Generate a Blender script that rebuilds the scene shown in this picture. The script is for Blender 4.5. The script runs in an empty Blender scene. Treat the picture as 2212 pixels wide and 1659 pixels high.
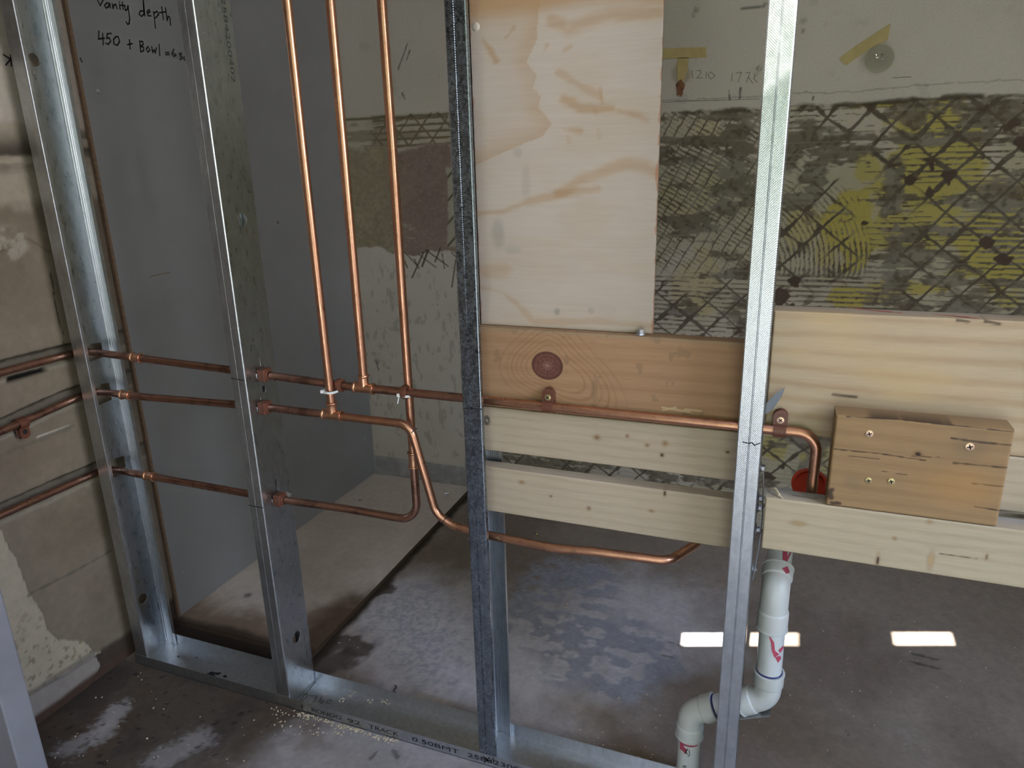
import bpy, bmesh, math, random
import numpy as np
from mathutils import Vector, Matrix

# ---------------------------------------------------------------- camera
SC = bpy.context.scene
COL = SC.collection
IMW, IMH, FPX = 2212, 1659, 1549.92
CAM = np.array([1.44145, -1.06400, 1.16596])
ROT = np.array([[0.93306258, 0.35886168, -0.02474907],
                [0.08254334, -0.28056798, -0.95627831],
                [-0.35011544, 0.89022463, -0.29140913]])   # rows: right, down, forward
cam_d = bpy.data.cameras.new('camera')
cam = bpy.data.objects.new('camera', cam_d)
COL.objects.link(cam)
cam_d.sensor_width = 36.0
cam_d.sensor_fit = 'HORIZONTAL'
cam_d.lens = FPX / IMW * 36.0
cam_d.clip_start = 0.02
M = Matrix.Identity(4)
for i in range(3):
    M[i][0] = ROT[0][i]; M[i][1] = -ROT[1][i]; M[i][2] = -ROT[2][i]; M[i][3] = CAM[i]
cam.matrix_world = M
SC.camera = cam

# ---------------------------------------------------------------- exposure, sky, sun
SC.view_settings.view_transform = 'Standard'
SC.view_settings.look = 'None'
SC.view_settings.gamma = 1.0
SC.view_settings.use_curve_mapping = False
SC.view_settings.exposure = 1.48
SC.cycles.max_bounces = 10
SC.cycles.diffuse_bounces = 6
SC.cycles.caustics_reflective = False
SC.cycles.caustics_refractive = False
SC.cycles.sample_clamp_indirect = 6.0

SUN_EL = math.radians(66)
world = bpy.data.worlds.new('sky'); SC.world = world
world.use_nodes = True
wn, wl = world.node_tree.nodes, world.node_tree.links
wn.clear()
wo = wn.new('ShaderNodeOutputWorld'); bg = wn.new('ShaderNodeBackground')
tc = wn.new('ShaderNodeTexCoord'); sp = wn.new('ShaderNodeSeparateXYZ'); rmp = wn.new('ShaderNodeValToRGB')
wl.new(tc.outputs['Generated'], sp.inputs[0]); wl.new(sp.outputs['Z'], rmp.inputs[0])
cr = rmp.color_ramp
cr.elements[0].position = 0.0; cr.elements[0].color = (0.66, 0.66, 0.66, 1)
cr.elements[1].position = 0.65; cr.elements[1].color = (0.42, 0.59, 0.98, 1)
e = cr.elements.new(0.12); e.color = (0.95, 0.945, 0.975, 1)
wl.new(rmp.outputs[0], bg.inputs[0]); bg.inputs[1].default_value = 6.5
wl.new(bg.outputs[0], wo.inputs[0])

sd = bpy.data.lights.new('sun', 'SUN'); sd.energy = 12.0; sd.angle = 0.005; sd.color = (1.0, 0.95, 0.86)
sun = bpy.data.objects.new('sun', sd); COL.objects.link(sun)
sun.rotation_euler = (math.pi/2 - SUN_EL, 0, 0)

# daylight entering by the doorway behind the camera (sampling portal for the sky)
DX0, DX1, DZ1, YF = 1.05, 2.70, 2.15, -2.3
WY0, WY1, WZ0, WZ1, XR = -1.4, -0.3, 1.05, 2.05, 3.0     # unseen window added in the right wall for fill light
pd = bpy.data.lights.new('doorway_portal', 'AREA'); pd.shape = 'RECTANGLE'; pd.size = DX1-DX0; pd.size_y = DZ1
pd.cycles.is_portal = True
po = bpy.data.objects.new('doorway_portal', pd); COL.objects.link(po)
po.location = ((DX0+DX1)/2, YF-0.16, DZ1/2); po.rotation_euler = (math.pi/2, 0, 0)

pd2 = bpy.data.lights.new('added_window_portal', 'AREA'); pd2.shape = 'RECTANGLE'; pd2.size = WZ1-WZ0; pd2.size_y = WY1-WY0
pd2.cycles.is_portal = True
po2 = bpy.data.objects.new('added_window_portal', pd2); COL.objects.link(po2)
po2.location = (XR+.11, (WY0+WY1)/2, (WZ0+WZ1)/2); po2.rotation_euler = (0, math.pi/2, 0)

# ---------------------------------------------------------------- helpers
def at(u, v, ax, val):
    d = ROT.T @ np.array([(u-IMW/2)/FPX, (v-IMH/2)/FPX, 1.0])
    i = 'xyz'.index(ax); t = (val-CAM[i])/d[i]
    return CAM + t*d

def lin(r, g, b):
    f = lambda c: c/12.92 if c <= 0.04045 else ((c+0.055)/1.055)**2.4
    return (f(r/255), f(g/255), f(b/255))

def hashn(ix, iy, seed):
    n = (ix.astype(np.int64)*374761393 + iy.astype(np.int64)*668265263 + seed*974634777) & 0xffffffff
    n = ((n ^ (n >> 13))*1274126177) & 0xffffffff
    return ((n ^ (n >> 16)) & 0xffff)/65535.0

def vn(x, y, seed=0):
    x0 = np.floor(x); y0 = np.floor(y); fx = x-x0; fy = y-y0
    fx = fx*fx*(3-2*fx); fy = fy*fy*(3-2*fy)
    a = hashn(x0, y0, seed); b = hashn(x0+1, y0, seed); c = hashn(x0, y0+1, seed); d = hashn(x0+1, y0+1, seed)
    return (a*(1-fx)+b*fx)*(1-fy)+(c*(1-fx)+d*fx)*fy

def fbm(x, y, seed=0, o=4):
    s = 0; a = .5; t = 0
    for i in range(o):
        s = s+a*vn(x*2**i, y*2**i, seed+i*17); t += a; a *= .5
    return s/t

def ss(a, b, x):
    t = np.clip((x-a)/(b-a), 0, 1); return t*t*(3-2*t)

def seg_dist(X, Y, pts):
    d = np.full(X.shape, 1e9)
    for (x0, y0), (x1, y1) in zip(pts[:-1], pts[1:]):
        dx, dy = x1-x0, y1-y0; L = dx*dx+dy*dy+1e-12
        t = np.clip(((X-x0)*dx+(Y-y0)*dy)/L, 0, 1)
        d = np.minimum(d, np.hypot(X-x0-t*dx, Y-y0-t*dy))
    return d

def in_poly(X, Y, pts):
    r = np.zeros(X.shape, bool); n = len(pts)
    for i in range(n):
        x0, y0 = pts[i]; x1, y1 = pts[(i+1) % n]
        c = ((y0 > Y) != (y1 > Y)) & (X < (x1-x0)*(Y-y0)/(y1-y0+1e-12)+x0)
        r ^= c
    return r

def mixc(c, col, m):
    return c*(1-m[..., None])+np.array(col)*m[..., None]

# ---- materials
def new_mat(name):
    m = bpy.data.materials.new(name); m.use_nodes = True
    nt = m.node_tree; b = nt.nodes['Principled BSDF']
    return m, nt, b

def N(nt, t, **kw):
    n = nt.nodes.new(t)
    for k, v in kw.items():
        if k in n.inputs.keys() if hasattr(n.inputs, 'keys') else False: n.inputs[k].default_value = v
        else: setattr(n, k, v)
    return n

def coords(nt, scale=(1, 1, 1)):
    tc = nt.nodes.new('ShaderNodeTexCoord'); mp = nt.nodes.new('ShaderNodeMapping')
    mp.inputs['Scale'].default_value = scale
    nt.links.new(tc.outputs['Object'], mp.inputs[0]); return mp.outputs[0]

def noise(nt, vec, scale, detail=4, rough=.55):
    n = nt.nodes.new('ShaderNodeTexNoise'); n.inputs['Scale'].default_value = scale
    n.inputs['Detail'].default_value = detail; n.inputs['Roughness'].default_value = rough
    nt.links.new(vec, n.inputs['Vector']); return n.outputs['Fac']

def ramp(nt, fac, stops):
    r = nt.nodes.new('ShaderNodeValToRGB'); el = r.color_ramp.elements
    while len(el) > 1: el.remove(el[-1])
    el[0].position = stops[0][0]; el[0].color = (*stops[0][1], 1)
    for p, c in stops[1:]:
        k = el.new(p); k.color = (*c, 1)
    nt.links.new(fac, r.inputs[0]); return r.outputs[0]

def bump(nt, b, h, strength=.3, dist=.001):
    n = nt.nodes.new('ShaderNodeBump'); n.inputs['Strength'].default_value = strength
    n.inputs['Distance'].default_value = dist
    nt.links.new(h, n.inputs['Height']); nt.links.new(n.outputs[0], b.inputs['Normal'])

def mul(nt, a, b_, fac=1.0, mode='MULTIPLY'):
    m = nt.nodes.new('ShaderNodeMix'); m.data_type = 'RGBA'; m.blend_type = mode
    m.inputs['Factor'].default_value = fac
    nt.links.new(a, m.inputs['A']); nt.links.new(b_, m.inputs['B']); return m.outputs['Result']

def plain(name, col, rough=.6, metal=0.0, var=.15, nscale=60, bmp=.1):
    m, nt, b = new_mat(name)
    v = coords(nt); f = noise(nt, v, nscale)
    c = ramp(nt, f, [(.25, tuple(x*(1-var) for x in col)), (.75, tuple(min(1, x*(1+var)) for x in col))])
    nt.links.new(c, b.inputs['Base Color']); b.inputs['Roughness'].default_value = rough
    b.inputs['Metallic'].default_value = metal
    if bmp: bump(nt, b, f, bmp, .0006)
    return m

def painted(name, rough=.85, fine=(400, 400, 400), amt=.18, bmp=.25, dist=.0008, spec=.3):
    """surface whose own colours (stains, grain, paint layers) are stored per point and broken up by fine noise"""
    m, nt, b = new_mat(name)
    a = nt.nodes.new('ShaderNodeAttribute'); a.attribute_name = 'paint'
    v = coords(nt, fine); f = noise(nt, v, 1.0, 5, .65)
    c = ramp(nt, f, [(.2, (1-amt,)*3), (.8, (1+amt if amt < .01 else 1.0,)*3)])
    nt.links.new(mul(nt, a.outputs['Color'], c), b.inputs['Base Color'])
    b.inputs['Roughness'].default_value = rough; b.inputs['Specular IOR Level'].default_value = spec
    if bmp: bump(nt, b, f, bmp, dist)
    return m

def galvanised(name, knurl=0.0, tint=(.56, .585, .61), rough=.33, speck=.0, cell=.16):
    m, nt, b = new_mat(name)
    v = coords(nt, (1, 1, 1))
    vo = nt.nodes.new('ShaderNodeTexVoronoi'); vo.inputs['Scale'].default_value = 260 if speck else 160; nt.links.new(v, vo.inputs['Vector'])
    vs = coords(nt, (1, 1, .35)); n1 = noise(nt, vs, 90, 4, .6)
    sepc = nt.nodes.new('ShaderNodeSeparateColor'); nt.links.new(vo.outputs['Color'], sepc.inputs[0])
    mx = nt.nodes.new('ShaderNodeMath'); mx.operation = 'MULTIPLY_ADD'; mx.inputs[1].default_value = cell+.3*speck
    nt.links.new(sepc.outputs[0], mx.inputs[0]); nt.links.new(n1, mx.inputs[2])
    dk = tuple(x*(.86-speck*.5) for x in tint)
    c = ramp(nt, mx.outputs[0], [(.3, dk), (.56, tint), (.95, tuple(min(1, x*1.2) for x in tint))])
    nt.links.new(c, b.inputs['Base Color']); b.inputs['Metallic'].default_value = 1.0
    mr = nt.nodes.new('ShaderNodeMapRange'); mr.inputs['From Min'].default_value = .25; mr.inputs['From Max'].default_value = .6+cell+.3*speck
    rv_ = 1.0 if speck else .3
    mr.inputs['To Min'].default_value = rough-.08*rv_; mr.inputs['To Max'].default_value = rough+.14*rv_
    nt.links.new(mx.outputs[0], mr.inputs[0]); nt.links.new(mr.outputs[0], b.inputs['Roughness'])
    h = n1
    if knurl:
        sx = nt.nodes.new('ShaderNodeSeparateXYZ'); nt.links.new(v, sx.inputs[0])
        outs = []
        for k in ('X', 'Z'):
            q = nt.nodes.new('ShaderNodeMath'); q.operation = 'MULTIPLY'; q.inputs[1].default_value = 2*math.pi/.0034
            nt.links.new(sx.outputs[k], q.inputs[0])
            s = nt.nodes.new('ShaderNodeMath'); s.operation = 'SINE'; nt.links.new(q.outputs[0], s.inputs[0]); outs.append(s.outputs[0])
        p = nt.nodes.new('ShaderNodeMath'); p.operation = 'MULTIPLY'; nt.links.new(outs[0], p.inputs[0]); nt.links.new(outs[1], p.inputs[1])
        ad = nt.nodes.new('ShaderNodeMath'); ad.operation = 'MULTIPLY_ADD'; ad.inputs[1].default_value = knurl
        nt.links.new(p.outputs[0], ad.inputs[0]); nt.links.new(n1, ad.inputs[2]); h = ad.outputs[0]
    bump(nt, b, h, .28, .0007)
    return m

def copper(name, base=(.68, .36, .23), dull=(.28, .14, .09), lo=.42, hi=.75):
    m, nt, b = new_mat(name)
    v = coords(nt, (1, 1, 1)); n1 = noise(nt, v, 22, 5, .6); n2 = noise(nt, v, 180, 3, .6)
    ad = nt.nodes.new('ShaderNodeMath'); ad.operation = 'MULTIPLY_ADD'; ad.inputs[1].default_value = .25
    nt.links.new(n2, ad.inputs[0]); nt.links.new(n1, ad.inputs[2])
    c = ramp(nt, ad.outputs[0], [(lo, base), (hi, tuple(.55*a+.45*d for a, d in zip(base, dull))), (hi+.1, dull)])
    nt.links.new(c, b.inputs['Base Color']); b.inputs['Metallic'].default_value = 1.0
    mr = nt.nodes.new('ShaderNodeMapRange'); mr.inputs['From Min'].default_value = .3; mr.inputs['From Max'].default_value = .9
    mr.inputs['To Min'].default_value = .20; mr.inputs['To Max'].default_value = .44
    nt.links.new(ad.outputs[0], mr.inputs[0]); nt.links.new(mr.outputs[0], b.inputs['Roughness'])
    bump(nt, b, n2, .05, .0005)
    return m

MAT = {}
MAT['steel'] = galvanised('galvanised_steel')
MAT['steel_web'] = galvanised('smooth_galvanised_steel', rough=.27, tint=(.47, .50, .52), cell=.07)
MAT['steel_knurl'] = galvanised('knurled_galvanised_steel', knurl=.35)
MAT['steel_dark'] = galvanised('speckled_galvanised_steel', knurl=.45, speck=1.0, tint=(.24, .275, .32), rough=.20)
MAT['copper'] = copper('copper_tube')
MAT['copper_dull'] = copper('dull_copper_tube', base=(.54, .30, .22), dull=(.24, .13, .095), lo=.30, hi=.66)
MAT['brass'] = copper('bright_copper_fitting', base=(.78, .44, .28), dull=(.40, .20, .12), lo=.42, hi=.75)
MAT['brown_plastic'] = plain('brown_plastic', lin(106, 64, 48), .42)
MAT['tie'] = plain('white_nylon', (.72, .73, .72), .4, var=.04)
MAT['pvc'] = plain('grey_white_pvc', lin(205, 208, 206), .32, var=.04, nscale=12, bmp=0)
MAT['pvc_fit'] = plain('grey_white_pvc_fitting', lin(196, 198, 194), .36, var=.04, nscale=12, bmp=0)
MAT['primer'] = plain('pink_primer', lin(176, 72, 92), .5, var=.3)
MAT['blue_glue'] = plain('blue_glue', lin(38, 44, 96), .4)
MAT['red'] = plain('red_plastic', lin(226, 74, 48), .35)
MAT['ink'] = plain('black_ink', (.012, .012, .014), .6, var=.1, bmp=0)
MAT['faint_ink'] = plain('grey_ink', (.055, .06, .05), .6, var=.1, bmp=0)
MAT['pencil'] = plain('pencil', (.16, .15, .13), .7, var=.2, bmp=0)
MAT['screw'] = plain('zinc_screw', (.62, .64, .68), .3, 1.0)
MAT['screw_copper'] = plain('copper_plated_screw', (.80, .55, .40), .35, .8)
MAT['screw_brass'] = plain('brass_screw', (.62, .50, .26), .38, .9)
MAT['dark'] = plain('dark_recess', (.02, .018, .016), .8)
MAT['tape'] = plain('masking_tape', lin(184, 166, 114), .7, var=.12, nscale=40)
MAT['sawdust'] = plain('sawdust', lin(212, 198, 168), .9, var=.3)
MAT['panel'] = plain('grey_lining_board', lin(142, 142, 145), .65, var=.05, nscale=9, bmp=.05)
MAT['panel_edge'] = plain('brown_board_edge', lin(128, 104, 82), .85, var=.25, nscale=120)
MAT['plug'] = plain('white_wall_plug', lin(190, 185, 175), .4)
MAT['jamb'] = plain('grey_paint', lin(138, 138, 146), .6, var=.12, nscale=14, bmp=.2)
MAT['plaster'] = plain('pale_plaster', lin(214, 210, 202), .85, var=.06, nscale=8)
MAT['old_brick'] = plain('dark_render', lin(96, 88, 80), .9, var=.2, nscale=8)
MAT['ceiling'] = plain('white_ceiling', lin(224, 218, 208), .85, var=.04, nscale=5)
MAT['ground'] = plain('pale_paving', lin(158, 153, 142), .9, var=.1, nscale=3)
MAT['leaf'] = plain('hedge_leaf', lin(112, 119, 85), .7, var=.6, nscale=7)
m, nt, b = new_mat('clear_plastic'); b.inputs['Alpha'].default_value = .35; b.inputs['Roughness'].default_value = .25
b.inputs['Base Color'].default_value = (.42, .39, .28, 1); MAT['clear'] = m
MAT['foil'] = plain('torn_foil', (.9, .9, .86), .15, 1.0, bmp=.6)
MAT['concrete'] = painted('old_concrete', .82, (90, 90, 90), .22, .5, .0012)
MAT['wall'] = painted('stripped_wall', .88, (220, 220, 220), .16, .35, .0010)
MAT['render'] = painted('old_render', .9, (60, 60, 60), .16, .5, .0015)
MAT['wood'] = painted('pine', .62, (25, 400, 700), .10, .15, .0004)
MAT['ply'] = painted('plywood', .6, (40, 400, 900), .07, .10, .0003)
MAT['sheet'] = painted('floor_sheet', .75, (60, 60, 60), .14, .25, .0008)

# ---- mesh builder
class MB:
    def __init__(s): s.v = []; s.f = []; s.mi = []; s.cur = 0
    def add(s, vs, fs):
        o = len(s.v); s.v += [tuple(map(float, p)) for p in vs]
        s.f += [tuple(i+o for i in f) for f in fs]; s.mi += [s.cur]*len(fs); return s
    def box(s, lo, hi):
        (a, b, c), (d, e, f) = lo, hi
        return s.add([(a, b, c), (d, b, c), (d, e, c), (a, e, c), (a, b, f), (d, b, f), (d, e, f), (a, e, f)],
                     [(3, 2, 1, 0), (4, 5, 6, 7), (0, 1, 5, 4), (1, 2, 6, 5), (2, 3, 7, 6), (3, 0, 4, 7)])
    def obox(s, c, ax, ay, az):
        c = np.array(c, float); ax, ay, az = map(lambda q: np.array(q, float), (ax, ay, az))
        vs = [c+i*ax+j*ay+k*az for k in (-1, 1) for i, j in ((-1, -1), (1, -1), (1, 1), (-1, 1))]
        return s.add(vs, [(3, 2, 1, 0), (4, 5, 6, 7), (0, 1, 5, 4), (1, 2, 6, 5), (2, 3, 7, 6), (3, 0, 4, 7)])
    def prism(s, poly, ex):
        n = len(poly); ex = np.array(ex, float)
        vs = [np.array(p, float) for p in poly]+[np.array(p, float)+ex for p in poly]
        return s.add(vs, [tuple(range(n))[::-1], tuple(range(n, 2*n))]+[(i, (i+1) % n, (i+1) % n+n, i+n) for i in range(n)])
    def tube(s, pts, r, seg=20, cap=True, sx=1.0):
        pts = [Vector(p) for p in pts]; n = len(pts)
        rs = r if isinstance(r, (list, tuple)) else [r]*n
        t0 = (pts[1]-pts[0]).normalized()
        up = Vector((0, 0, 1)) if abs(t0.z) < .9 else Vector((0, 1, 0))
        nx = (up-t0*up.dot(t0)).normalized(); vs = []
        for i, p in enumerate(pts):
            t = (pts[min(i+1, n-1)]-pts[max(i-1, 0)]).normalized()
            nx = (nx-t*nx.dot(t)).normalized(); ny = t.cross(nx)
            for k in range(seg):
                a = 2*math.pi*k/seg
                vs.append(p+nx*(math.cos(a)*rs[i]*sx)+ny*(math.sin(a)*rs[i]))
        fs = [(i*seg+k, i*seg+(k+1) % seg, (i+1)*seg+(k+1) % seg, (i+1)*seg+k) for i in range(n-1) for k in range(seg)]
        if cap: fs += [tuple(range(seg))[::-1], tuple(range((n-1)*seg, n*seg))]
        return s.add(vs, fs)
    def lathe(s, c, axis, prof, seg=24, cap=True):
        c = Vector(c); a = Vector(axis).normalized()
        return s.tube_prof(c, a, prof, seg, cap)
    def tube_prof(s, c, a, prof, seg, cap):
        up = Vector((0, 0, 1)) if abs(a.z) < .9 else Vector((0, 1, 0))
        nx = (up-a*up.dot(a)).normalized(); ny = a.cross(nx); vs = []; n = len(prof)
        for r, h in prof:
            for k in range(seg):
                q = 2*math.pi*k/seg; vs.append(c+a*h+nx*(math.cos(q)*r)+ny*(math.sin(q)*r))
        fs = [(i*seg+k, i*seg+(k+1) % seg, (i+1)*seg+(k+1) % seg, (i+1)*seg+k) for i in range(n-1) for k in range(seg)]
        if cap: fs += [tuple(range(seg))[::-1], tuple(range((n-1)*seg, n*seg))]
        return s.add(vs, fs)
    def build(s, name, mats, parent=None, smooth=False, bevel=0):
        if not isinstance(mats, (list, tuple)): mats = [mats]
        o0 = parent_origin(parent)
        me = bpy.data.meshes.new(name)
        me.from_pydata([(x-o0[0], y-o0[1], z-o0[2]) for x, y, z in s.v], [], s.f)
        for mm in mats: me.materials.append(mm)
        me.polygons.foreach_set('material_index', s.mi)
        if smooth:
            me.polygons.foreach_set('use_smooth', [True]*len(me.polygons))
            me.set_sharp_from_angle(angle=math.radians(40))
        me.update()
        o = bpy.data.objects.new(name, me); COL.objects.link(o)
        if parent: o.parent = parent
        if bevel:
            md = o.modifiers.new('bevel', 'BEVEL'); md.width = bevel; md.segments = 2; md.limit_method = 'ANGLE'
        return o

def parent_origin(p):
    l = np.zeros(3)
    while p is not None:
        l += np.array(p.location); p = p.parent
    return l

def tag(o, label, cat, group=None, kind=None):
    if label: o['label'] = label
    if cat: o['category'] = cat
    if group: o['group'] = group
    if kind: o['kind'] = kind
    return o

def thing(name, label, cat, loc, group=None):
    o = bpy.data.objects.new(name, None); COL.objects.link(o); o.location = loc
    o.empty_display_size = .02
    return tag(o, label, cat, group)

def struct(o):
    o['kind'] = 'structure'; return o

def grid_mesh(name, mat, us, vs, fn, parent=None, extra=None):
    """fn(U,V) -> points (n,m,3), colours (n,m,3). extra: list of (verts, faces, colour) closing the body."""
    U, V = np.meshgrid(us, vs, indexing='ij')
    P, C = fn(U, V); n, mm = U.shape
    o0 = parent_origin(parent)
    verts = P.reshape(-1, 3)-o0
    idx = np.arange(n*mm).reshape(n, mm)
    q = np.stack([idx[:-1, :-1], idx[1:, :-1], idx[1:, 1:], idx[:-1, 1:]], -1).reshape(-1, 4)
    cols = np.concatenate([C.reshape(-1, 3), np.ones((n*mm, 1))], 1)
    faces_x = []
    if extra:
        for ev, ef, ec in extra(P, idx):
            base = len(verts)
            if len(ev):
                verts = np.concatenate([verts, np.array(ev)-o0])
                cols = np.concatenate([cols, np.tile(np.array([*ec, 1.0]), (len(ev), 1))])
            faces_x += [tuple(i+base if fl else i for i, fl in f) for f in ef]
    me = bpy.data.meshes.new(name)
    nl = q.size+sum(len(f) for f in faces_x); nf = len(q)+len(faces_x)
    me.vertices.add(len(verts)); me.vertices.foreach_set('co', verts.astype(np.float32).ravel())
    me.loops.add(nl)
    li = np.concatenate([q.ravel()]+[np.array(f) for f in faces_x]) if faces_x else q.ravel()
    me.loops.foreach_set('vertex_index', li.astype(np.int32))
    me.polygons.add(nf)
    st = np.concatenate([np.arange(len(q))*4, q.size+np.cumsum([0]+[len(f) for f in faces_x])[:-1]]) if faces_x else np.arange(len(q))*4
    me.polygons.foreach_set('loop_start', st.astype(np.int32))
    sm = np.zeros(nf, bool); sm[:len(q)] = True
    me.polygons.foreach_set('use_smooth', sm)
    me.update(calc_edges=True); me.validate()
    a = me.color_attributes.new('paint', 'FLOAT_COLOR', 'POINT')
    a.data.foreach_set('color', np.clip(cols, 0, 1).astype(np.float32).ravel())
    me.materials.append(mat)
    o = bpy.data.objects.new(name, me); COL.objects.link(o)
    if parent: o.parent = parent
    return o

def flat_with_holes(name, mat, outer, holes, thick, to3d, parent=None):
    """sheet outlined in 2-D with holes cut through; to3d maps (a,b,t) to world"""
    cu = bpy.data.curves.new('outline', 'CURVE'); cu.dimensions = '2D'; cu.fill_mode = 'BOTH'; cu.extrude = thick/2
    for loop in [outer]+holes:
        s = cu.splines.new('POLY'); s.points.add(len(loop)-1); s.use_cyclic_u = True
        for p, q in zip(s.points, loop): p.co = (q[0], q[1], 0, 1)
    t = bpy.data.objects.new('outline', cu); COL.objects.link(t)
    dg = bpy.context.evaluated_depsgraph_get()
    me = bpy.data.meshes.new_from_object(t.evaluated_get(dg))
    bpy.data.objects.remove(t); bpy.data.curves.remove(cu)
    o0 = parent_origin(parent)
    for v in me.vertices: v.co = Vector(to3d(*v.co))-Vector(o0)
    bm = bmesh.new(); bm.from_mesh(me); bmesh.ops.remove_doubles(bm, verts=bm.verts, dist=1e-6)
    bmesh.ops.recalc_face_normals(bm, faces=bm.faces); bm.to_mesh(me); bm.free()
    me.name = name; me.materials.clear(); me.materials.append(mat)
    for p in me.polygons: p.material_index = 0
    o = bpy.data.objects.new(name, me); COL.objects.link(o)
    if parent: o.parent = parent
    return o

def circle(a, b, r, n=28): return [(a+r*math.cos(2*math.pi*k/n), b+r*math.sin(2*math.pi*k/n)) for k in range(n)]
def rect(a0, b0, a1, b1): return [(a0, b0), (a1, b0), (a1, b1), (a0, b1)]

def fillet(pts, r, n=10):
    pts = [Vector(p) for p in pts]; out = [pts[0]]
    rr = r if isinstance(r, (list, tuple)) else [r]*len(pts)
    for i in range(1, len(pts)-1):
        p = pts[i]; a = (pts[i-1]-p).normalized(); b = (pts[i+1]-p).normalized()
        ang = a.angle(b)
        if ang > math.pi-.02: out.append(p); continue
        d = rr[i]/math.tan(ang/2); d = min(d, (pts[i-1]-p).length*.49 if i > 1 else (pts[i-1]-p).length*.95, (pts[i+1]-p).length*(.49 if i < len(pts)-2 else .95))
        R = d*math.tan(ang/2); c = p+(a+b).normalized()*(R/math.sin(ang/2))
        s0 = p+a*d-c; s1 = p+b*d-c; th = s0.angle(s1); axis = s0.cross(s1).normalized()
        for k in range(n+1):
            out.append(c+Matrix.Rotation(th*k/n, 3, axis) @ s0)
    out.append(pts[-1]); return out

def ink(name, strokes, normal, width, mat, parent, lift=.0004):
    mb = MB(); nrm = Vector(normal)
    for st in strokes:
        st = [Vector(p)+nrm*lift for p in st]
        for i, (a, b_) in enumerate(zip(st[:-1], st[1:])):
            d = (b_-a)
            if d.length < 1e-6: continue
            d.normalize(); s = d.cross(nrm).normalized()*width/2; e = d*width*.35
            mb.add([a-s-e, b_-s+e, b_+s+e, a+s-e], [(0, 1, 2, 3)])
    return mb.build(name, mat, parent)

def px_strokes(strokes, ox, oy, sc, ax, val):
    return [[at(ox+x/sc, oy+y/sc, ax, val) for x, y in s] for s in strokes]

def text(name, body, p0, right, up, width, height, mat, parent, lift=(0, 0, 0)):
    cu = bpy.data.curves.new('letters', 'FONT'); cu.body = body; cu.size = 1.0; cu.resolution_u = 3
    t = bpy.data.objects.new('letters', cu); COL.objects.link(t)
    dg = bpy.context.evaluated_depsgraph_get(); me = bpy.data.meshes.new_from_object(t.evaluated_get(dg))
    bpy.data.objects.remove(t); bpy.data.curves.remove(cu)
    xs = [v.co.x for v in me.vertices]; ys = [v.co.y for v in me.vertices]
    x0, x1, y0, y1 = min(xs), max(xs), min(ys), max(ys)
    r = Vector(right).normalized(); u = Vector(up).normalized(); o0 = Vector(parent_origin(parent))
    for v in me.vertices:
        v.co = Vector(p0)+r*((v.co.x-x0)/(x1-x0)*width)+u*((v.co.y-y0)/(y1-y0)*height)+Vector(lift)-o0
    me.name = name; me.materials.clear(); me.materials.append(mat)
    for p in me.polygons: p.material_index = 0
    o = bpy.data.objects.new(name, me); COL.objects.link(o); o.parent = parent
    return o

# ---------------------------------------------------------------- the place: measured positions (metres)
XA, XB, XC, XD, FW, DEP = 0.0, 0.4628, 0.9304, 1.4211, 0.0347, 0.092
YB = 1.183          # back wall
XL = -0.045         # left wall
ZC = 2.4
random.seed(7)

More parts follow.
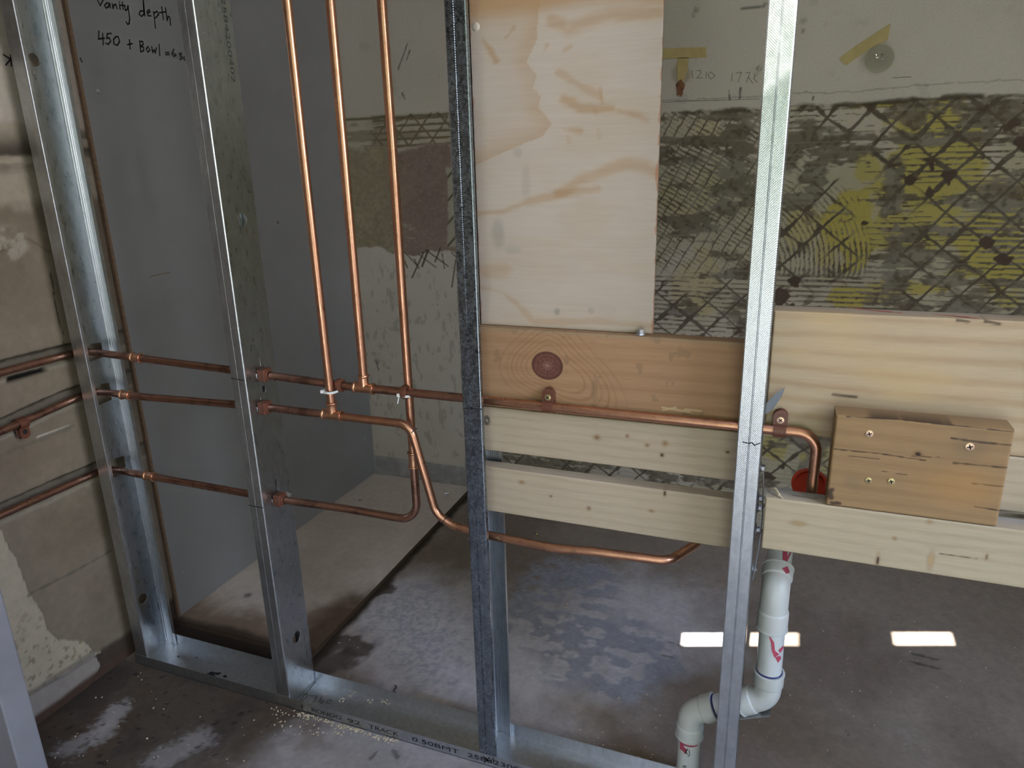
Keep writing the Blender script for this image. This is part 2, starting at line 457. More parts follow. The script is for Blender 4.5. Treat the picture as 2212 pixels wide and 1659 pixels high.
# ---- floor
def px_floor(pts): return [tuple(at(u, v, 'z', 0)[:2]) for u, v in pts]
def floor_fn(U, V):
    n1 = fbm(U*3, V*3, 1); n2 = fbm(U*14, V*14, 2); n3 = fbm(U*60, V*45, 3); n4 = fbm(U*120+V*40, V*150, 9, 3)
    c = np.ones(U.shape+(3,))*np.array(lin(154, 141, 130))
    c = mixc(c, lin(134, 120, 108), ss(.4, .65, n1))
    # pale, scuffed dusty zone in the middle
    mid = in_poly(U, V, px_floor([(1010, 1085), (870, 1240), (760, 1330), (690, 1480), (1000, 1560), (1110, 1560), (1500, 1640), (1480, 1300), (1330, 1200), (1150, 1150)])).astype(float)
    dx = seg_dist(U, V, px_floor([(880, 1330), (1000, 1440), (1240, 1400), (1380, 1330)]))
    dust = ss(.34, .06, dx+(.16*(n2-.5)))
    c = mixc(c, lin(214, 212, 218), dust*.85)
    sc_ = seg_dist(U, V, px_floor([(1220, 1260), (1180, 1330), (1270, 1380), (1330, 1420)]))
    worn = ss(.20, .10, sc_+.12*(n2-.5))
    flake = ss(.50, .56, fbm(U*22+3, V*30, 21, 3))
    c = mixc(c, lin(150, 154, 168), worn*(.8-.75*flake))
    c = mixc(c, lin(160, 164, 176), worn*ss(.5, .65, n4)*.5)
    sl = seg_dist(U, V, px_floor([(880, 1310), (930, 1420)]))
    c = mixc(c, lin(158, 161, 174), ss(.16, .05, sl+.2*(n3-.5))*ss(.42, .6, n4)*.7)
    # damp dark stains beside the floor sheet
    for pts, r in (([(800, 1290), (830, 1275)], .030), ([(720, 1390), (760, 1385), (775, 1400)], .045), ([(690, 1440), (735, 1430)], .06)):
        d = seg_dist(U, V, px_floor(pts)); c = mixc(c, lin(78, 68, 60), ss(r, r*.55, d+.05*(n2-.5)+.03*(n3-.5))*.85)
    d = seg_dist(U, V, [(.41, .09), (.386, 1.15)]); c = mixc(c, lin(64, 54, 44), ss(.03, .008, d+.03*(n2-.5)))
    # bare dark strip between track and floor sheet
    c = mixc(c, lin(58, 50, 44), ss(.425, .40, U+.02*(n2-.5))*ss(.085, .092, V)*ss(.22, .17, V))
    # front of the track: dark dirt on the left, pale concrete to the right
    front = ss(.02, -.005, V)
    dirt = front*ss(.62, .40, U+.32*(n1-.5)+.25*(n2-.5)-V*.3)
    pale = front*(1-ss(.62, .40, U+.32*(n1-.5)+.25*(n2-.5)-V*.3))
    c = mixc(c, lin(178, 176, 180), pale*(.55+.3*(n2-.5)))
    c = mixc(c, lin(80, 72, 62), dirt*.92)
    c = mixc(c, lin(70, 62, 58), dirt*ss(.5, .62, n2)*.7)
    c = mixc(c, lin(90, 74, 60), dirt*ss(.5, .66, fbm(U*9, V*9, 31))*.6)
    for pts, r in (([(160, 1610), (245, 1545)], .035), ([(360, 1640), (440, 1600)], .05), ([(215, 1590), (262, 1535)], .03)):
        d = seg_dist(U, V, px_floor(pts)); c = mixc(c, lin(172, 168, 170), ss(r, r*.3, d+.06*(n2-.5)+.05*(n4-.5))*.6)
    c = mixc(c, lin(34, 30, 28), front*ss(.76, .80, fbm(U*60, V*60, 77, 3))*dirt*.8)
    # small dark scratches and specks
    for pts in ([(1970, 1412), (2025, 1425)], [(1960, 1428), (2030, 1445)], [(1440, 1385), (1475, 1397)], [(800, 1640), (812, 1625)], [(1430, 1415), (1452, 1420)], [(1828, 1580), (1834, 1588)], [(850, 1620), (858, 1635)]):
        d = seg_dist(U, V, px_floor(pts)); c = mixc(c, lin(45, 40, 36), ss(.005, .001, d+.010*(n3-.5))*.6)
    c = c*(.86+.28*n3[..., None])*(.9+.2*n4[..., None])
    h = .0012*(n2-.5)+.0006*(n3-.5)-.0012*worn*(1-flake)
    h = h*ss(0, .01, np.abs(V-.046)-.05)
    return np.stack([U, V, h], -1), c
us = np.concatenate([np.arange(XL-.1, 2.3, .005), np.arange(2.3, XR+.11, .1)])
vs = np.concatenate([np.arange(YF-.2, -.6, .05), np.arange(-.6, YB+.105, .005)])
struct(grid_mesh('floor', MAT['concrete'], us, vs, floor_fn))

# ---- back wall: paint stripped to combed tile adhesive
def bp(u, v):
    q = at(u, v, 'y', YB); return q[0], q[2]
def stripes(w, s, duty):
    f = np.abs(w/s-np.floor(w/s)-.5)*2          # 1 at line centre edge
    return (1-f) < duty                          # unused boolean helper
def line_field(w, s):
    return 1-np.abs((w/s-np.floor(w/s))-.5)*2    # 0 on the line centre
def wall_fn(U, V):
    n1 = fbm(U*4, V*4, 5); n2 = fbm(U*18, V*18, 6); n3 = fbm(U*70, V*70, 7, 3); nh = fbm(U*9, V*60, 8, 3)
    c = np.ones(U.shape+(3,))*np.array(lin(206, 198, 188))
    c = mixc(c, lin(196, 188, 177), ss(.4, .7, n1)*.6)
    c = mixc(c, lin(120, 112, 100), ss(.74, .82, n2)*.14)
    h = np.zeros(U.shape)
    top = 1.306+.012*(fbm(U*7, U*0+2, 11)-.5)+.006*(fbm(U*50, U*0+4, 12)-.5)+.016*ss(.5, .2, U)
    right = ss(.36, .37, U+.02*(n2-.5))
    zone = ss(0, .004, top-V)
    # ---- paint layers under the adhesive
    yel = np.zeros(U.shape)
    for (pu, pv, ru, rv, s) in ((1840, 510, 62, 95, 1), (2000, 330, 105, 105, .95), (2010, 410, 120, 60, .9), (2010, 235, 70, 22, 1), (1905, 226, 60, 9, 1), (2160, 520, 90, 110, 1),
                                (1960, 500, 120, 60, .9), (2090, 580, 40, 40, 1), (1830, 640, 55, 28, 1), (1910, 630, 60, 30, .8), (1990, 620, 60, 14, .9), (1870, 355, 40, 40, .8),
                                (1730, 480, 40, 60, .5), (1510, 620, 60, 70, .35), (1480, 420, 70, 80, .22), (1530, 280, 45, 30, .3), (1680, 970, 40, 30, .7), (1735, 985, 30, 20, .7), (1790, 1000, 25, 50, .5), (1790, 560, 60, 40, .6), (2170, 650, 30, 18, .8)):
        a, b_ = bp(pu, pv); yel = np.maximum(yel, s*ss(1.12, .8, np.hypot((U-a)/(ru*.00116), (V-b_)/(rv*.00137))+1.6*(n2-.5)+.8*(n1-.5)))
    pc = np.ones(U.shape+(3,))*np.array(lin(200, 190, 174))
    pc = mixc(pc, lin(176, 168, 132), ss(.45, .6, n1)*.5)
    pc = mixc(pc, lin(190, 175, 96), yel)
    # ---- combed ridges
    wob = .006*(n2-.5)*2+.005*(n3-.5)
    ax_, az_ = bp(1575, 580)
    rad = np.hypot(U-ax_, V-az_)
    f_h = line_field(V+wob*.6+.012*(U-1.6)*0, .0150)
    f_a = line_field(rad+wob*.9, .0132)
    f_l = line_field(V*.87+U*.5+wob, .0125)
    f_l2 = line_field(-V*.5+U*.87+wob*.8, .030)
    lb = bp(1500, 590)[1]
    duty = .34+.9*(fbm(U*5+7, V*6, 41)-.5)+.8*(nh-.5)+.35*(n3-.5)
    xs_arc = bp(1905, 450)[0]; xs_d = bp(1640, 450)[0]
    is_arc = ss(az_-.06, az_+.0, V)*ss(.13, .15, rad+.03*(n2-.5))*ss(.39, .36, rad+.06*(n2-.5))*ss(xs_arc+.02, xs_arc-.02, U+.05*(n2-.5))*ss(xs_d-.01, xs_d+.01, U)*ss(bp(1700, 585)[1]-.02, bp(1700, 585)[1], V)
    is_left = ss(xs_d+.01, xs_d-.01, U)*ss(lb-.03, lb+.03, V)
    ridge_h = ss(duty+.05, duty-.04, f_h)
    ridge_a = ss(duty+.02, duty-.06, f_a)
    ridge_l = np.maximum(ss(duty*.85+.04, duty*.85-.04, f_l), ss(.19, .11, f_l2+.10*(n3-.5)))
    ridge = ridge_h*(1-is_arc)*(1-is_left)+ridge_a*is_arc+ridge_l*is_left
    # ---- scored lattice laid over it
    nw = fbm(U*3+5, V*3, 52); nw2 = fbm(U*3, V*3+9, 53)
    l1 = line_field(U*.74-V*.67+.016*(nw-.5)*2+wob*.5, .066)
    l2 = line_field(U*.62+V*.78+.016*(nw2-.5)*2+wob*.5, .074)
    thick = .015+.15*fbm(U*9, V*9, 51)+.14*ss(.5, .75, fbm(U*26, V*26, 54, 3))
    lat = np.maximum(ss(thick+.04, thick-.02, l1), ss(thick*.7+.04, thick*.7-.02, l2))
    lat = lat*(1-.75*is_left)*ss(.26, .40, fbm(U*6+3, V*6, 57))
    # ---- solid areas of adhesive
    cov = ss(.585, .635, fbm(U*7, V*18, 61)+.35*(nh-.5)+.12*(n3-.5))*.95
    for (pu, pv, ru, rv) in ((1500, 308, 130, 12), (1590, 300, 40, 75), (1740, 300, 70, 30), (1600, 680, 42, 55), (2000, 500, 90, 12), (1560, 455, 30, 14), (1930, 400, 22, 60), (1780, 705, 140, 12),
                             (1560, 250, 130, 7), (2000, 210, 250, 9), (2150, 235, 60, 16), (1850, 300, 60, 14), (2020, 300, 160, 10), (1940, 560, 30, 90), (2090, 660, 60, 30), (1970, 690, 120, 16), (2150, 430, 40, 30),
                             (1760, 390, 25, 60), (1685, 320, 40, 40), (1470, 345, 60, 14)):
        a, b_ = bp(pu, pv); cov = np.maximum(cov, ss(1.2, .8, np.hypot((U-a)/(ru*.00116), (V-b_)/(rv*.00137))+1.3*(n2-.5)+1.1*(nh-.5)+.5*(n3-.5)))
    low = ss(.66, .55, V)
    cov = np.maximum(cov, low*ss(.5, .6, fbm(U*9, V*9, 91))*.9)
    ridge = ridge*(1-low*.75)
    cut = cov*.98*ss(.74, .64, fbm(U*22, V*75, 84, 3))
    adh = np.clip(np.maximum(np.maximum(ridge, cut), lat), 0, 1)
    diam = ss(.03, -.03, np.maximum(l1*.9, l2)-.62*ss(.50, .72, fbm(U*9, V*9, 71))-.5*(n2-.5))*ss(.50, .58, fbm(U*9, V*9, 71))*ss(1.30, 1.65, U+.2)
    ac = np.ones(U.shape+(3,))*np.array(lin(124, 114, 98))
    ac = mixc(ac, lin(150, 142, 130), ss(.45, .62, fbm(U*12, V*30, 81))*.8)
    ac = mixc(ac, lin(94, 83, 68), ss(.5, .68, n3)*.7)
    ac = mixc(ac, lin(92, 82, 68), lat*.7)
    ac = mixc(ac, lin(92, 77, 66), diam)
    adh = np.maximum(adh, diam)
    streak = ss(.62, .72, fbm(U*10, V*160, 83, 3)); ac = mixc(ac, lin(150, 144, 126), streak*cov*.5)
    zr = zone*right
    cr_ = pc*(1-adh[..., None])+ac*adh[..., None]
    c = c*(1-zr[..., None])+cr_*zr[..., None]
    h += zr*adh*(.0011+.0008*n3)+zr*cov*.0006
    # ragged dark lip along the top of the adhesive
    lip = ss(.011, .003, np.abs(V-top+.004)+.010*(n2-.5))*right*ss(.25, .5, fbm(U*16, V*3, 93))
    c = mixc(c, lin(84, 74, 58), lip*.85); h += lip*.0012
    c = mixc(c, lin(120, 112, 98), right*ss(.0022, .0010, np.abs(V-top-.030)+.002*(n3-.5))*.5)
    # ---- left part, seen between the risers
    lf = 1-right
    zb = .868+.05*(fbm(U*12, U*0+1, 15)-.5)+.03*(n2-.5)+.02*ss(.2, .05, U)
    band = lf*ss(0, .006, 1.342-V)*ss(1.232, 1.24, V+.02*(n2-.5))
    lines = np.maximum(ss(.42, .25, line_field(V+wob*.5, .021)), np.maximum(ss(.16, .06, line_field(U*.75-V*.66+wob, .055)), ss(.14, .05, line_field(U*.75+V*.66+wob, .075))))*ss(.02, .16, U)
    lc = mixc(np.ones(U.shape+(3,))*np.array(lin(190, 182, 162)), lin(128, 116, 94), np.clip(lines+.6*ss(.5, .6, nh), 0, 1))
    c = c*(1-band[..., None])+lc*band[..., None]; h += band*lines*.001
    c = mixc(c, lin(96, 88, 68), lf*ss(.006, .002, np.abs(V-1.330-.006*(n2-.5)))*.8)
    patch = lf*ss(0, .006, V-zb)*ss(1.245, 1.225, V+.05*(n2-.5))
    mc = np.ones(U.shape+(3,))*np.array(lin(162, 150, 126))
    pr = ss(.08, .20, U+.12*(n1-.5)+.05*(n2-.5)); mc = mixc(mc, lin(146, 126, 118), pr)
    mc = mixc(mc, lin(142, 134, 112), ss(.55, .7, fbm(U*40+V*40, V*60-U*30, 16, 3))*.4)
    mc = mixc(mc, lin(166, 158, 138), ss(.66, .70, fbm(U*26, V*90, 18, 3))*ss(.06, .03, np.abs(U-.17))*ss(.06, .03, np.abs(V-.95))*.7)
    mc = mc*(.78+.44*fbm(U*90+V*60, V*110-U*60, 20, 3)[..., None])*(.85+.3*fbm(U*14, V*14, 21)[..., None])
    c = c*(1-patch[..., None])+mc*patch[..., None]; h += patch*(.002+.0015*(n2-.5))
    edge = lf*ss(.335, .345, U+.03*(n2-.5))*ss(1.17, 1.16, V)*ss(.90, .91, V)
    ec = mixc(np.ones(U.shape+(3,))*np.array(lin(176, 170, 152)), lin(104, 96, 80), ss(.2, .1, line_field(U*.7-V*.7, .05)))
    c = c*(1-edge[..., None])+ec*edge[..., None]
    for st, w in (([(915, 545), (890, 600)], 3), ([(895, 560), (905, 580)], 2.5), ([(870, 540), (902, 575)], 2.5), ([(925, 540), (912, 575)], 4), ([(920, 540), (968, 575)], 2.5), ([(952, 535), (940, 565)], 3), ([(905, 550), (942, 578)], 2), ([(955, 548), (960, 580)], 2), ([(985, 560), (976, 620)], 2.5), ([(872, 560), (880, 578)], 3), ([(975, 545), (990, 560)], 2)):
        d = seg_dist(U, V, [bp(*p) for p in st]); c = mixc(c, lin(86, 78, 64), ss(w*.0013, w*.0007, d)*.9)
    # scuffs on the pale paint, stains under the plugs
    for (pu, pv, r, col, s) in ((1735, 45, .018, lin(110, 100, 90), .4), (1735, 65, .012, lin(80, 72, 64), .5), (1890, 125, .05, lin(150, 140, 110), .55), (1470, 160, .03, lin(140, 122, 84), .5), (815, 780, .02, lin(120, 112, 104), .4)):
        a, b_ = bp(pu, pv); c = mixc(c, col, s*ss(r, r*.5, np.hypot(U-a, V-b_)+.03*(n2-.5)))
    for st in ([(1690, 5), (1600, 20)], [(880, 95), (860, 150)], [(868, 200), (875, 215)], [(885, 110), (878, 130)], [(812, 780), (818, 800)], [(1576, 215), (1576, 205)], [(1600, 190), (1598, 212)], [(1757, 210), (1756, 215)]):
        d = seg_dist(U, V, [bp(*p) for p in st]); c = mixc(c, lin(70, 64, 58), ss(.0035, .0012, d+.004*(n3-.5))*.75)
    low_l = lf*ss(.87, .80, V); c = mixc(c, lin(136, 126, 118), low_l*ss(.62, .72, fbm(U*60, V*30, 19, 3))*.4)
    return np.stack([U, YB-h, V], -1), c
us = np.concatenate([np.arange(XL-.1, 2.02, .0026), np.arange(2.05, XR+.11, .06)])
vs = np.concatenate([np.arange(-.02, 1.372, .0027), np.arange(1.372, 1.62, .006), np.arange(1.65, ZC+.05, .06)])
wall_back = struct(grid_mesh('wall_back', MAT['wall'], us, vs, wall_fn))

def base_fn(U, V):
    n2 = fbm(U*18, V*18, 26); n3 = fbm(U*60, V*60, 27)
    c = np.ones(U.shape+(3,))*np.array(lin(170, 166, 166)); c = mixc(c, lin(142, 138, 138), ss(.45, .6, n2)*.7)
    c = mixc(c, lin(170, 168, 164), ss(.6, .68, n3)*.5)
    out = .006-.004*ss(.075, .088, V)+.003*(n2-.5)
    return np.stack([U, YB-out, V+.002*(n2-.5)*ss(.05, .08, V)], -1), c
struct(grid_mesh('baseboard_back', MAT['render'], np.arange(XL-.02, 1.1, .006), np.array([-.01, .01, .02, .03, .04, .05, .06, .07, .08, .085, .0875]), base_fn))

# ---- left wall: old render with chased pipe grooves
def lw(u, v):
    q = at(u, v, 'x', XL); return q[1], q[2]
def left_fn(U, V):     # U = y, V = z
    n1 = fbm(U*5, V*5, 33); n2 = fbm(U*20, V*20, 34); n3 = fbm(U*80, V*80, 35, 3)
    c = np.ones(U.shape+(3,))*np.array(lin(140, 128, 110)); c = mixc(c, lin(124, 111, 94), ss(.4, .65, n1)*.8)
    h = .0015*(n1-.5)
    # pale unstripped plaster, low and near
    pale = in_poly(U+.012*(n2-.5), V+.014*(n2-.5), [lw(*p) for p in [(-60, 1140), (5, 1145), (20, 1190), (45, 1235), (60, 1280), (85, 1320), (100, 1360), (125, 1378), (175, 1385), (215, 1412), (60, 1500), (-500, 1700), (-500, 900)]]).astype(float)
    c = mixc(c, lin(186, 176, 154), pale); h += pale*.004
    c = mixc(c, lin(128, 112, 90), pale*ss(.62, .68, fbm(U*110, V*110, 37, 3))*ss(.34, .16, V)*.7)
    bot = in_poly(U+.01*(n2-.5), V+.010*(n2-.5), [lw(*p) for p in [(60, 1500), (200, 1410), (215, 1440), (190, 1490), (120, 1560), (80, 1590), (-300, 1800), (-300, 1650)]]).astype(float)
    c = mixc(c, lin(160, 152, 144), bot); h += bot*.003
    d = seg_dist(U, V, [lw(*p) for p in [(-300, 1650), (72, 1492), (200, 1408)]]); c = mixc(c, lin(96, 90, 82), ss(.010, .002, d)*.6)
    dirt = ss(.075, .055, V+.02*(n2-.5)+.02*(n1-.5))*(1-bot)*(1-pale); c = mixc(c, lin(78, 66, 56), dirt)
    c = mixc(c, lin(84, 66, 54), ss(.03, .015, V+.012*(n2-.5)))
    # block joint and old join lines
    for st, w, col in (([(60, 1285), (150, 1240), (240, 1190)], .004, lin(110, 102, 90)), ([(0, 985), (160, 920)], .006, lin(120, 112, 96)), ([(0, 545), (40, 520), (60, 515), (108, 545)], .003, lin(108, 96, 78)), ([(108, 580), (120, 660), (135, 720), (140, 752)], .0022, lin(30, 26, 22))):
        dd = seg_dist(U, V, [lw(*p) for p in st]); c = mixc(c, col, ss(w, w*.3, dd+w*(n3-.5))*.85)
    dd = seg_dist(U, V, [lw(*p) for p in [(80, 945), (150, 920)]]); c = mixc(c, lin(196, 190, 176), ss(.002, .001, dd))
    # plaster flaking higher up
    up = ss(1.10, 1.13, V+.05*(n2-.5)); c = mixc(c, lin(176, 165, 146), up*.8)
    blk = ss(.055, .0, np.abs(V-1.215-(U*.1)))*ss(.30, .52, fbm(U*7, V*55, 38)); c = mixc(c, lin(62, 52, 45), blk*.9)
    upper = ss(1.26, 1.275, V+.02*(n2-.5)); c = mixc(c, lin(190, 180, 166), upper); h += upper*.003
    c = mixc(c, lin(78, 66, 58), ss(1.36, 1.42, V+.05*(n2-.5))*ss(.012, -.012, U+.02*(n2-.5))*.8)
    pch = ss(.05, .03, np.hypot((U+.05), (V-1.04)*1.2)+.03*(n2-.5)); c = mixc(c, lin(182, 176, 162), pch*.5*ss(.4, .6, n3))
    # chases holding the three pipes
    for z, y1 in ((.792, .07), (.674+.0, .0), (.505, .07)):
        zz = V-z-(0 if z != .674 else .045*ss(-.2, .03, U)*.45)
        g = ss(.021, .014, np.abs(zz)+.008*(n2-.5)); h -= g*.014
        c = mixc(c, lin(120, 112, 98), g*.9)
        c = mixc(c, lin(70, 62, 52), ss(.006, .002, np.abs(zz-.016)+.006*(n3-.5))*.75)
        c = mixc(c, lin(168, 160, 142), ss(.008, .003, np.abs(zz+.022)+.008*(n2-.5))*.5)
    hole = ss(.008, .004, np.abs(V-.768)+.006*(n2-.5))*ss(.05, .035, np.abs(U+.075)); c = mixc(c, lin(16, 13, 11), hole); h -= hole*.012
    h = h*ss(.165, .12, U)
    c = c*(.9+.2*n3[..., None])
    return np.stack([XL+h, U, V], -1), c
us = np.concatenate([np.arange(YF-.2, -.7, .06), np.arange(-.7, .25, .0032), np.arange(.25, YB+.1, .05)])
vs = np.concatenate([np.arange(-.02, 1.6, .0036), np.arange(1.62, ZC+.05, .06)])
def left_flip(U, V):
    P, C = left_fn(U, V); return P, C
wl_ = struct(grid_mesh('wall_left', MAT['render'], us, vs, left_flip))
ink('handwriting', px_strokes([[(22, 350), (70, 382)], [(68, 352), (72, 422)], [(36, 416), (62, 385)]], 0, 0, 2.9625, 'x', XL+.006), (1, 0, 0), .003, MAT['ink'], wl_)

# ---- other walls, ceiling, doorway
struct(flat_with_holes('wall_right', MAT['plaster'], rect(YF-.15, -.05, YB+.1, ZC), [rect(WY0, WZ0, WY1, WZ1)], .1, lambda a, b, t: (XR+.05+t, a, b)))
mb = MB()
for a, b_ in (((WY0, WZ0), (WY1, WZ0+.05)), ((WY0, WZ1-.05), (WY1, WZ1)), ((WY0, WZ0+.05), (WY0+.05, WZ1-.05)), ((WY1-.05, WZ0+.05), (WY1, WZ1-.05)), (((WY0+WY1)/2-.025, WZ0+.05), ((WY0+WY1)/2+.025, WZ1-.05))):
    mb.box((XR+.03, a[0], a[1]), (XR+.08, b_[0], b_[1]))
struct(mb.build('added_window_1', MAT['ceiling']))  # frame of the unseen window added to brighten the room
mb = MB()
mb.box((XL-.1, YF-.15, -.05), (DX0, YF, ZC)); mb.box((DX1, YF-.15, -.05), (XR+.1, YF, ZC)); mb.box((DX0, YF-.15, DZ1), (DX1, YF, ZC))
struct(mb.build('wall_front', MAT['old_brick']))
off = ZC/math.tan(SUN_EL)
slots = [[(1.258, .562), (1.535, .660), (1.535, .604), (1.262, .509)], [(1.759, .740), (1.898, .788), (1.896, .731), (1.758, .683)]]  # openings added in the unseen ceiling to shape two sun patches
slots = [[(x, y-off) for x, y in s] for s in slots]
struct(flat_with_holes('ceiling', MAT['ceiling'], rect(XL-.1, YF-.15, XR+.1, YB+.1), slots, .006, lambda a, b, t: (a, b, ZC+.003+t)))
mb = MB(); mb.box((-.013, -.402, 0), (.170, -.352, ZC)); jb = struct(mb.build('trim_1', MAT['jamb'], bevel=.003))
# overhang added to keep sun out of the doorway; garden for daylight and reflections
mb = MB(); mb.box((-1.0, YF-1.5, ZC+.05), (4.2, YF-.15, ZC+.15)); struct(mb.build('sun_blocking_overhang', MAT['ceiling']))
mb = MB(); mb.box((-12, -16, -.12), (25, 12, -.06)); struct(mb.build('ground', MAT['ground']))
hb = MB()
hv = []; nx, nz = 60, 14
for j in range(nz+1):
    for i in range(nx+1):
        x = -9+21*i/nx; z = -.06+3.9*j/nz
        hv.append((x, -7.2-.35*math.sin(math.pi*j/nz)*0+random.uniform(-.22, .22), z+random.uniform(-.06, .06)*(j > 0)))
hb.add(hv, [(j*(nx+1)+i, j*(nx+1)+i+1, (j+1)*(nx+1)+i+1, (j+1)*(nx+1)+i) for j in range(nz) for i in range(nx)])
o = len(hb.v); hb.add([(-9, -8.4, -.06), (12, -8.4, -.06), (12, -8.2, 3.8), (-9, -8.2, 3.8), (12, -7.2, 3.84), (-9, -7.2, 3.84)], [(0, 1, 2, 3), (3, 2, 4, 5)])
hedge = hb.build('hedge', MAT['leaf']); tag(hedge, 'green clipped hedge outside the doorway behind the camera', 'hedge')

# ---------------------------------------------------------------- bottom track
TT = .0010; TH = .0285; TX0, TX1 = -.004, 2.35
track = thing('floor_track', 'galvanised steel channel lying on the floor under the metal studs', 'track', (0, 0, 0))
mb = MB(); mb.box((TX0, -.0012, .0004), (TX1, .0945, .0016)); mb.build('base', MAT['steel'], track)
mb = MB(); mb.box((TX0, -.0012, .0004), (TX1, -.0002, TH)); mb.build('front_flange', MAT['steel'], track)
mb = MB(); mb.box((TX0, .0935, .0004), (TX1, .0945, TH)); mb.build('rear_flange', MAT['steel'], track)
def track_word(body, u0, v0, u1, v1, hh=.0105):
    a = at(u0, v0, 'y', -.0012); b_ = at(u1, v1, 'y', -.0012)
    text('printed_word', body, (a[0], -.0012, .0088), (1, 0, 0), (0, 0, 1), b_[0]-a[0], hh, MAT['ink'], track, (0, -.0004, 0))
for wd in (('I', 652, 1528, 654, 1529), ('RONDO', 675, 1545, 739, 1562), ('92', 752, 1568, 780, 1574), ('TRACK', 798, 1578, 862, 1592), ('0.50BMT', 891, 1603, 992, 1628), ('25842300', 1010, 1635, 1122, 1659)):
    track_word(*wd)
for q in [[(340, 1092), (352, 1080), (376, 1084), (370, 1108), (315, 1140), (350, 1134)], [(395, 1095), (452, 1100), (420, 1150)], [(490, 1105), (470, 1140), (488, 1158), (505, 1138), (482, 1130)], [(545, 1128), (520, 1150), (545, 1158), (568, 1136), (545, 1128)]]:
    ink('handwritten_figure', px_strokes([q], 560, 1200, 3.615, 'z', .002), (0, 0, 1), .0013, MAT['ink'], track)
ink('marker_or_shade_line', px_strokes([[(440, 985), (308, 1143)]], 560, 1200, 3.615, 'z', .002), (0, 0, 1), .0016, MAT['ink'], track)  # shading at the foot of the stud web, drawn as a dark stroke
ink('marker_scribble', px_strokes([[(1750, 1570), (1800, 1610), (1770, 1580), (1790, 1620)], [(1800, 1575), (1760, 1615)], [(1825, 1580), (1830, 1620)]], 560, 1200, 3.615, 'y', -.0012), (0, -1, 0), .0022, MAT['ink'], track)
# damp marks and blots lying in the channel
bl = MB()
for (u, v, r) in ((455, 1457, .013), (486, 1461, .006), (470, 1455, .008), (385, 1418, .004), (425, 1420, .003)):
    p = at(u, v, 'z', .002); k = 18
    bl = MB(); bl.add([(p[0]+r*(1+.3*math.sin(3*q+u))*math.cos(q), p[1]+.6*r*(1+.3*math.cos(2*q+u))*math.sin(q), .0021) for q in [2*math.pi*i/k for i in range(k)]], [tuple(range(k))]); bl.build('dark_blot', MAT['ink'], track)

# ---------------------------------------------------------------- studs
def offset_ribbon(poly, t):
    P = [np.array(p, float) for p in poly]; L, R = [], []
    for i, p in enumerate(P):
        d0 = P[i]-P[i-1] if i > 0 else P[1]-P[0]; d1 = P[i+1]-P[i] if i < len(P)-1 else P[-1]-P[-2]
        d0 = d0/np.linalg.norm(d0); d1 = d1/np.linalg.norm(d1)
        n0 = np.array([-d0[1], d0[0]]); n1 = np.array([-d1[1], d1[0]]); n = n0+n1; n = n/(n @ n)*2*t/2
        L.append(p+n); R.append(p-n)
    return L+R[::-1]

def flange_poly(xw, s, y0, sy, groove, gd=.0014):
    """profile from the web corner along the flange to the lip; s: side the stud opens to, sy: +1 front face, -1 rear face"""
    r = .0022; pts = []
    for k in range(5):
        a = math.pi/2*k/4
        pts.append((xw+s*(r-r*math.cos(a)), y0+sy*(r-r*math.sin(a))))
    for g in groove:
        gx = xw+s*FW*g
        pts += [(gx-s*.0016, y0), (gx-s*.0006, y0+sy*gd), (gx+s*.0006, y0+sy*gd), (gx+s*.0016, y0)]
    pts += [(xw+s*(FW-.0015), y0), (xw+s*(FW-.0004), y0+sy*.0005), (xw+s*FW, y0+sy*.0018), (xw+s*FW, y0+sy*.0085)]
    return pts

def stud(xw, s, label, front_mat, holes, marks=(), group='metal studs in the wall frame', groove=(.5,), rear_groove=(.22, .36, .50, .64), gd=.0014):
    st = thing('metal_stud', label, 'stud', (xw, .046, .0018), group)
    z0, z1 = .0018, ZC-.001
    for nm, y0, sy, mt, gr in (('front_flange', .0006, 1, front_mat, groove), ('rear_flange', DEP, -1, MAT['steel_knurl'], rear_groove)):
        poly = offset_ribbon(flange_poly(xw, s, y0, sy, gr, gd if sy > 0 else .0016), .0009)
        mb = MB(); n = len(poly); h = n//2
        vs = [(x, y, z0) for x, y in poly]+[(x, y, z1) for x, y in poly]
        fs = [(i, (i+1) % n, (i+1) % n+n, i+n) for i in range(n)]
        fs += [(i, i+1, n-2-i, n-1-i) for i in range(h-1)]+[(i+n, i+1+n, 2*n-2-i, 2*n-1-i) for i in range(h-1)]
        mb.add(vs, fs); mb.build(nm, mt, st)
    flat_with_holes('web', MAT['steel_web'], rect(.0028, z0, DEP-.0022, z1), holes, .0009, lambda a, b, t: (xw+t, a, b), st)
    for (u0, v0, u1, v1, w) in marks:
        ink('marker_or_shade_line', [[at(u0, v0, 'y', 0), at((u0+u1)/2, (v0+v1)/2, 'y', 0), at(u1, v1, 'y', 0)]], (0, -1, 0), w, MAT['ink'], st, .0003)
    return st

